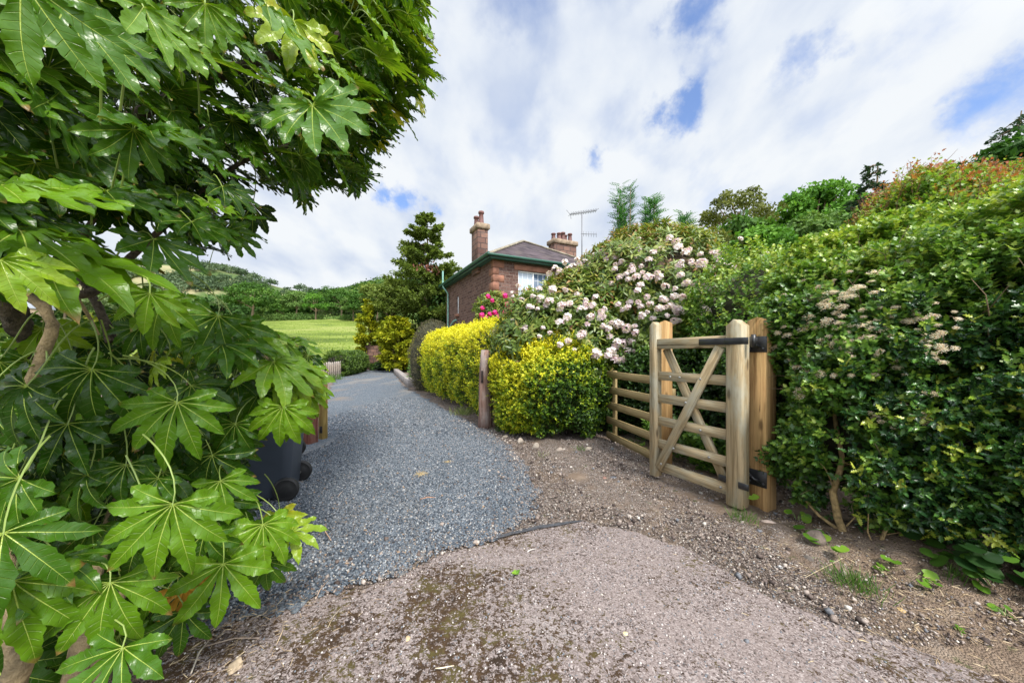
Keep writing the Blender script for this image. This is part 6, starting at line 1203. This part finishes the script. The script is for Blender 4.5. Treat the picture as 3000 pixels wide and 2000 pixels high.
def build_fatsia():
    rng = np.random.RandomState(301); lm = material('fatsia_leaf', m_fatsia); root = empty('fatsia_shrub', (-1.55, 1.55, 0), label='huge glossy palm-leaved shrub filling the left foreground', category='shrub'); O = np.array((-1.55, 1.55, 0))
    protos = [palmate(s, 9 if s % 3 else 7) for s in range(8)]+[palmate(s, 9 if s % 3 else 7, .25) for s in range(20, 27)]
    LV = []   # pos, dir, normal, size, tint
    def dirpx(u, v, ang, Y, toward=0.0):
        """a direction in the picture plane (degrees, 0 = right, 90 = down), plus toward the camera"""
        a = math.radians(ang); return np.array((math.cos(a), -toward, -math.sin(a)))
    def leaf(u, v, Y, ang, size, toward=.25, nz=.6, nx=0.0, tint=None, side=0.0):
        if v < 720 and (u, v) not in ((915, 310), (860, 60), (60, 40)): nz = max(nz, .85); nx += .35; toward = -.05; size *= .9
        P = V(u, v, Y); D = dirpx(u, v, ang, Y, toward); toc = nrm(np.array((0, 0, CAM_H))-P); N_ = toc*(1-nz)+np.array((nx, -.15, nz)); LV.append((P, D, N_, size, rng.uniform(.45, .85) if tint is None else tint))
    # lower mass: named leaves, as they hang in the photograph
    for a in [(520, 1178, 1.18, 88, .205, .45, .45, 0, .66), (272, 1082, 1.15, 100, .22, .5, .6, 0, .42), (508, 1475, 1.02, 92, .215, .45, .5, 0, .72), (655, 1650, 1.28, 82, .215, .3, .45, 0, .74), (325, 1705, 1.0, 75, .19, .5, .5, 0, .7), (38, 1700, .88, 95, .22, .4, .5, 0, .72),
              (362, 1895, .95, 95, .19, .8, .75, 0, .62), (645, 1408, 1.35, 60, .16, .3, .6, 0, .7), (830, 1190, 1.65, 88, .20, .3, .4, 0, .78), (770, 1535, 1.45, 70, .20, .35, .6, .2, .78), (850, 1560, 1.62, 15, .16, .1, .8, 0, .9), (720, 1120, 1.9, 20, .26, 0, .7, .1, .7), (860, 1075, 1.95, 32, .24, 0, .8, .1, .88), (900, 1130, 2.1, 35, .17, 0, .7, 0, .8), (900, 1150, 2.0, 55, .15, .1, .5, 0, .85), (760, 1150, 1.8, 80, .17, .1, .5, 0, .6), (680, 1290, 1.7, 75, .17, .2, .5, 0, .6), (690, 1240, 1.6, 90, .18, .2, .5, 0, .5), (840, 1010, 2.0, 15, .2, 0, .7, 0, .7), (880, 1060, 2.1, 20, .17, 0, .7, 0, .9), (680, 1560, 1.5, 60, .17, .2, .6, 0, .7), (780, 1640, 1.5, 80, .15, .2, .6, 0, .6), (860, 1230, 1.9, 75, .12, .1, .5, 0, .75), (800, 1060, 1.75, 30, .27, .1, .7, .1, .82), (730, 990, 1.75, 5, .22, .1, .7, 0, .8),
              (835, 1090, 1.8, 40, .22, .1, .6, 0, .88), (690, 950, 1.6, 75, .22, .1, .4, 0, .55), (640, 925, 1.5, 110, .2, .2, .4, 0, .5), (60, 1400, .95, 130, .2, .3, .6, 0, .55), (255, 1390, 1.15, 120, .17, .3, .7, 0, .45), (165, 1640, .98, 20, .15, .6, .8, 0, .6), (465, 1400, 1.2, 110, .15, .4, .7, 0, .5),
              (370, 1360, 1.2, 75, .14, .5, .7, 0, .45), (730, 1560, 1.5, 85, .21, .2, .5, 0, .65), (600, 1560, 1.3, 95, .17, .2, .5, 0, .5), (10, 1560, .85, 60, .2, .4, .6, 0, .5), (560, 1130, 1.5, 40, .18, .2, .6, 0, .5), (880, 1100, 1.9, 35, .18, 0, .5, 0, .8), (850, 1200, 1.8, 60, .14, .1, .5, 0, .75),
              (480, 880, 1.1, 100, .15, .3, .5, 0, .7), (650, 1010, 1.5, 20, .2, .1, .7, 0, .5), (420, 1560, 1.1, 100, .16, .3, .6, 0, .42), (540, 1790, 1.25, 80, .15, .3, .5, 0, .42), (200, 1240, 1.1, 95, .17, .4, .6, 0, .35), (80, 1130, 1.0, 130, .18, .3, .6, 0, .35),
              # upper mass
              (60, -60, .42, 100, .13, .1, .2, 0, .62), (190, 20, .62, 75, .17, .1, .35, .3, .62), (330, 90, .8, 50, .16, .1, .6, .2, .5), (700, 130, 1.2, 45, .17, 0, .8, .1, .6), (820, 250, 1.4, 40, .17, 0, .8, .1, .55), (960, 180, 1.5, 50, .17, 0, .8, .1, .8), (860, 60, 1.25, 95, .20, .1, .0, 0, .93), (915, 310, 1.15, 52, .235, .15, .3, .1, .62), (600, 170, 1.0, 25, .2, .1, .7, .1, .66), (435, 375, 1.0, 35, .22, .1, .6, 0, .6), (1085, 55, 1.5, 50, .21, .1, .1, 0, .82), (1110, 170, 1.6, 25, .21, .1, .2, .1, .85),
              (780, 20, 1.1, 55, .24, .1, .5, .2, .68), (390, 380, .95, 100, .15, .2, .4, 0, .6), (0, 545, .75, 22, .24, .1, .7, 0, .78), (60, 680, .85, 25, .26, .1, .7, 0, .72), (150, 760, .9, 12, .26, .1, .75, 0, .75), (0, 760, .7, 60, .12, .1, .5, 0, .9), (440, 860, .95, 90, .11, .2, .4, 0, .8), (450, 700, 1.1, 55, .2, .1, .5, .1, .55), (650, 545, 1.3, 60, .16, .1, .6, .1, .4),
              (310, 560, 1.0, 30, .2, .1, .6, 0, .5), (560, 650, 1.25, 40, .19, .1, .5, 0, .55), (680, 640, 1.6, 0, .17, 0, .8, 0, .45), (420, 20, .8, 70, .16, .1, .4, 0, .74), (600, 10, .9, 95, .13, .1, .3, 0, .7), (490, 60, .85, 80, .15, .1, .4, 0, .75)]:
        leaf(*a[:8], tint=a[8])
    # filling leaves, spread through the volume behind the named ones
    up_poly = np.array([(-250, -250), (1245, -250), (1255, 20), (1262, 90), (1240, 150), (1282, 215), (1235, 290), (1205, 360), (1175, 420), (1090, 455), (1085, 520), (1050, 560), (985, 560), (915, 560), (880, 610), (800, 590), (740, 620), (770, 690), (700, 720), (640, 740), (560, 745), (480, 720), (380, 680), (250, 700), (100, 770), (-250, 850)])
    lo_poly = np.array([(-250, 1000), (60, 960), (180, 930), (420, 900), (560, 930), (700, 945), (800, 970), (870, 1030), (910, 1110), (870, 1200), (800, 1230), (730, 1300), (690, 1400), (740, 1480), (880, 1560), (850, 1640), (740, 1700), (640, 1790), (560, 1850), (470, 1960), (420, 2100), (-250, 2100)])
    def fill(poly, n, depth, ang, layers, size, tint, spacing, toward, nz, nx, seed, stretch=1.0):
        r = np.random.RandomState(seed)
        for L in range(layers):
            pts = []
            for _ in range(6000):
                p = np.array((r.uniform(poly[:, 0].min(), poly[:, 0].max()), r.uniform(poly[:, 1].min(), poly[:, 1].max())))
                if not inpoly(p[None], poly)[0]: continue
                Y = depth(*p); s_px = size/Y*FPX*spacing
                if pdist(p[None], poly)[0] < size/Y*FPX*.42 and p[0] > -150 and p[1] > -100 and r.random() < .8: continue
                if all(np.hypot(*(q-p)) > s_px for q in pts): pts.append(p)
                if len(pts) >= n: break
            for p in pts:
                Y = depth(*p)*(1+.12*L+r.uniform(-.05, .06))+.08*L; a = math.radians(ang(*p)+r.normal()*28); P = V(p[0], p[1], Y); D = np.array((math.cos(a), -toward+r.normal()*.3, -math.sin(a))); toc = nrm(np.array((0, 0, CAM_H))-P)
                N_ = toc*(1-nz)+np.array((nx, -.1, nz))+r.normal(size=3)*.25; s = size*r.uniform(.7, 1.15)
                LV.append((P-D/np.linalg.norm(D)*s*.45, D, N_, s, (np.clip(tint+r.normal()*.17-.10*L, .02, .9) if r.random() > .035 else r.uniform(.93, 1))))  # deeper layers tinted darker to imitate the shade inside the shrub
    fill(lo_poly, 90, lambda u, v: 1.12+.62*np.clip(u, 0, 950)/950+.35*np.clip((1250-v)/350, 0, 1), lambda u, v: 95-35*np.clip(u/900, 0, 1), 4, .165, .47, .62, .35, .6, .0, 311)
    fill(up_poly, 170, lambda u, v: .80+1.35*np.clip(u, 0, 1280)/1280, lambda u, v: 38+18*np.clip(v/700, 0, 1), 6, .165, .50, .46, -.15, .95, .5, 312)
    # small distant-looking leaves on the outer tip of the bough
    tip = np.array([(880, -60), (1245, -60), (1262, 90), (1240, 150), (1285, 215), (1235, 290), (1205, 370), (1120, 440), (1085, 540), (960, 560), (820, 600), (860, 420), (1000, 300), (960, 100)])
    fill(tip, 90, lambda u, v: 2.0+.3*u/1280, lambda u, v: 30+15*v/500, 3, .18, .66, .42, -.1, .9, .45, 313)
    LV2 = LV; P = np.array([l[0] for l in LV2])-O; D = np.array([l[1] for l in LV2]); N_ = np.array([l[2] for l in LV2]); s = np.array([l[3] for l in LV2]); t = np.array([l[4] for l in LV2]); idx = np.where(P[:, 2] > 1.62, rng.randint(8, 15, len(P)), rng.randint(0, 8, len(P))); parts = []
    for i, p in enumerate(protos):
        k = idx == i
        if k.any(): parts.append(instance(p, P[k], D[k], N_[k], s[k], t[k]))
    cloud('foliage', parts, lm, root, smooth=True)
    # stems
    bark = plain('fatsia_bark', (.30, .22, .12), .85, nvar=.5, nscale=22, bump=.6); dark = plain('fatsia_old_bark', (.10, .075, .055), .95, nvar=.7, nscale=30, bump=.9)
    stems_and_core = [([V(20, 2080, 1.0), V(60, 1850, 1.02), V(-20, 1500, 1.1), V(60, 1200, 1.25), V(150, 950, 1.3), V(60, 850, 1.35)], .035, bark), ([V(180, 2100, 1.08), V(250, 1850, 1.15), V(300, 1600, 1.3), V(420, 1300, 1.6), V(560, 1100, 1.9)], .030, bark), ([V(260, 2080, 1.15), V(330, 1800, 1.25), V(450, 1550, 1.5), V(650, 1400, 1.7), V(760, 1250, 1.9)], .022, bark),
             ([V(110, 2100, 1.25), V(180, 1800, 1.35), V(150, 1400, 1.5), V(100, 1050, 1.5), V(20, 880, 1.35), V(60, 700, 1.3), V(300, 400, 1.5), V(700, 200, 1.8), V(1000, 100, 2.1)], .055, dark), ([V(60, 850, 1.35), V(130, 820, 1.3), V(260, 860, 1.3), V(420, 720, 1.5), V(700, 480, 1.8), V(950, 400, 2.1)], .022, dark),
             ([V(330, 1000, 1.6), V(290, 900, 1.6), V(240, 810, 1.6), V(240, 700, 1.55), V(450, 450, 1.7), V(800, 300, 2.0)], .020, dark), ([V(140, 780, 1.1), V(230, 880, 1.15), V(290, 980, 1.2)], .009, bark), ([V(300, 1050, 1.9), V(500, 980, 2.0), V(700, 1000, 2.0), V(850, 1100, 1.95)], .015, bark), ([V(0, 1150, 1.3), V(-100, 1400, 1.2), V(-50, 1800, 1.1), V(-80, 2100, 1.1)], .05, dark)]
    nodes = []
    def curve(pts, k=6):
        P_ = np.array(pts); out = []
        for i in range(len(P_)-1):
            p0 = P_[max(i-1, 0)]; p1 = P_[i]; p2 = P_[i+1]; p3 = P_[min(i+2, len(P_)-1)]
            for j in range(k): t_ = j/k; out.append(.5*((2*p1)+(-p0+p2)*t_+(2*p0-5*p1+4*p2-p3)*t_**2+(-p0+3*p1-3*p2+p3)*t_**3))
        return np.array(out+[P_[-1]])
    for (pts, r_, mt) in stems_and_core:
        c = curve(pts)-O; nodes.append(c[6:]); m = MB(); m.tube(c, np.linspace(r_, r_*.35, len(c)), 10); m.v[0] += fbm(m.v[0], 8, 2)[:, None]*r_*.15; m.build('stem', mt, root, smooth=True)
    nodes = np.concatenate(nodes); m = MB(); q = np.random.RandomState(9)
    for (p, d, s_) in zip(P, nrm(D), s):
        if p[1]+O[1] < .78: continue
        i = np.argmin(np.linalg.norm(nodes-(p-d*.25), axis=1)); L = np.linalg.norm(nodes[i]-p); tgt = nodes[i] if L < .30 else p+nrm(nodes[i]-p)*.26
        e0 = tgt; e1 = (p+tgt)/2+np.array((0, 0, .07)); e2 = p-d*.07+np.array((0, 0, .015)); e3 = p+d*.008; B_ = [((1-w)**3)*e0+3*w*(1-w)**2*e1+3*w*w*(1-w)*e2+w**3*e3 for w in np.linspace(0, 1, 8)]; m.tube(B_, np.linspace(.0030, .0018, 8), 5)
    m.build('leaf_stalks', plain('petiole', (.19, .26, .05), .45, nvar=.25, nscale=6), root, smooth=True)
    # orange dead leaf low in the middle
    dm = leaf_mat('dead_leaf', [(0, (.30, .14, .02)), (1, (.55, .30, .03))], .6, .3); pv = palmate(5, 7); L = V(540, 1720, 1.35)-O; cloud('dead_leaf', [instance((pv[0], pv[1], {}), L[None], np.array([(.05, -.1, -1.0)]), np.array([(.7, -.6, .1)]), np.array([.14]), np.array([.5]))], dm, root, label='orange withered leaf')
build_fatsia()
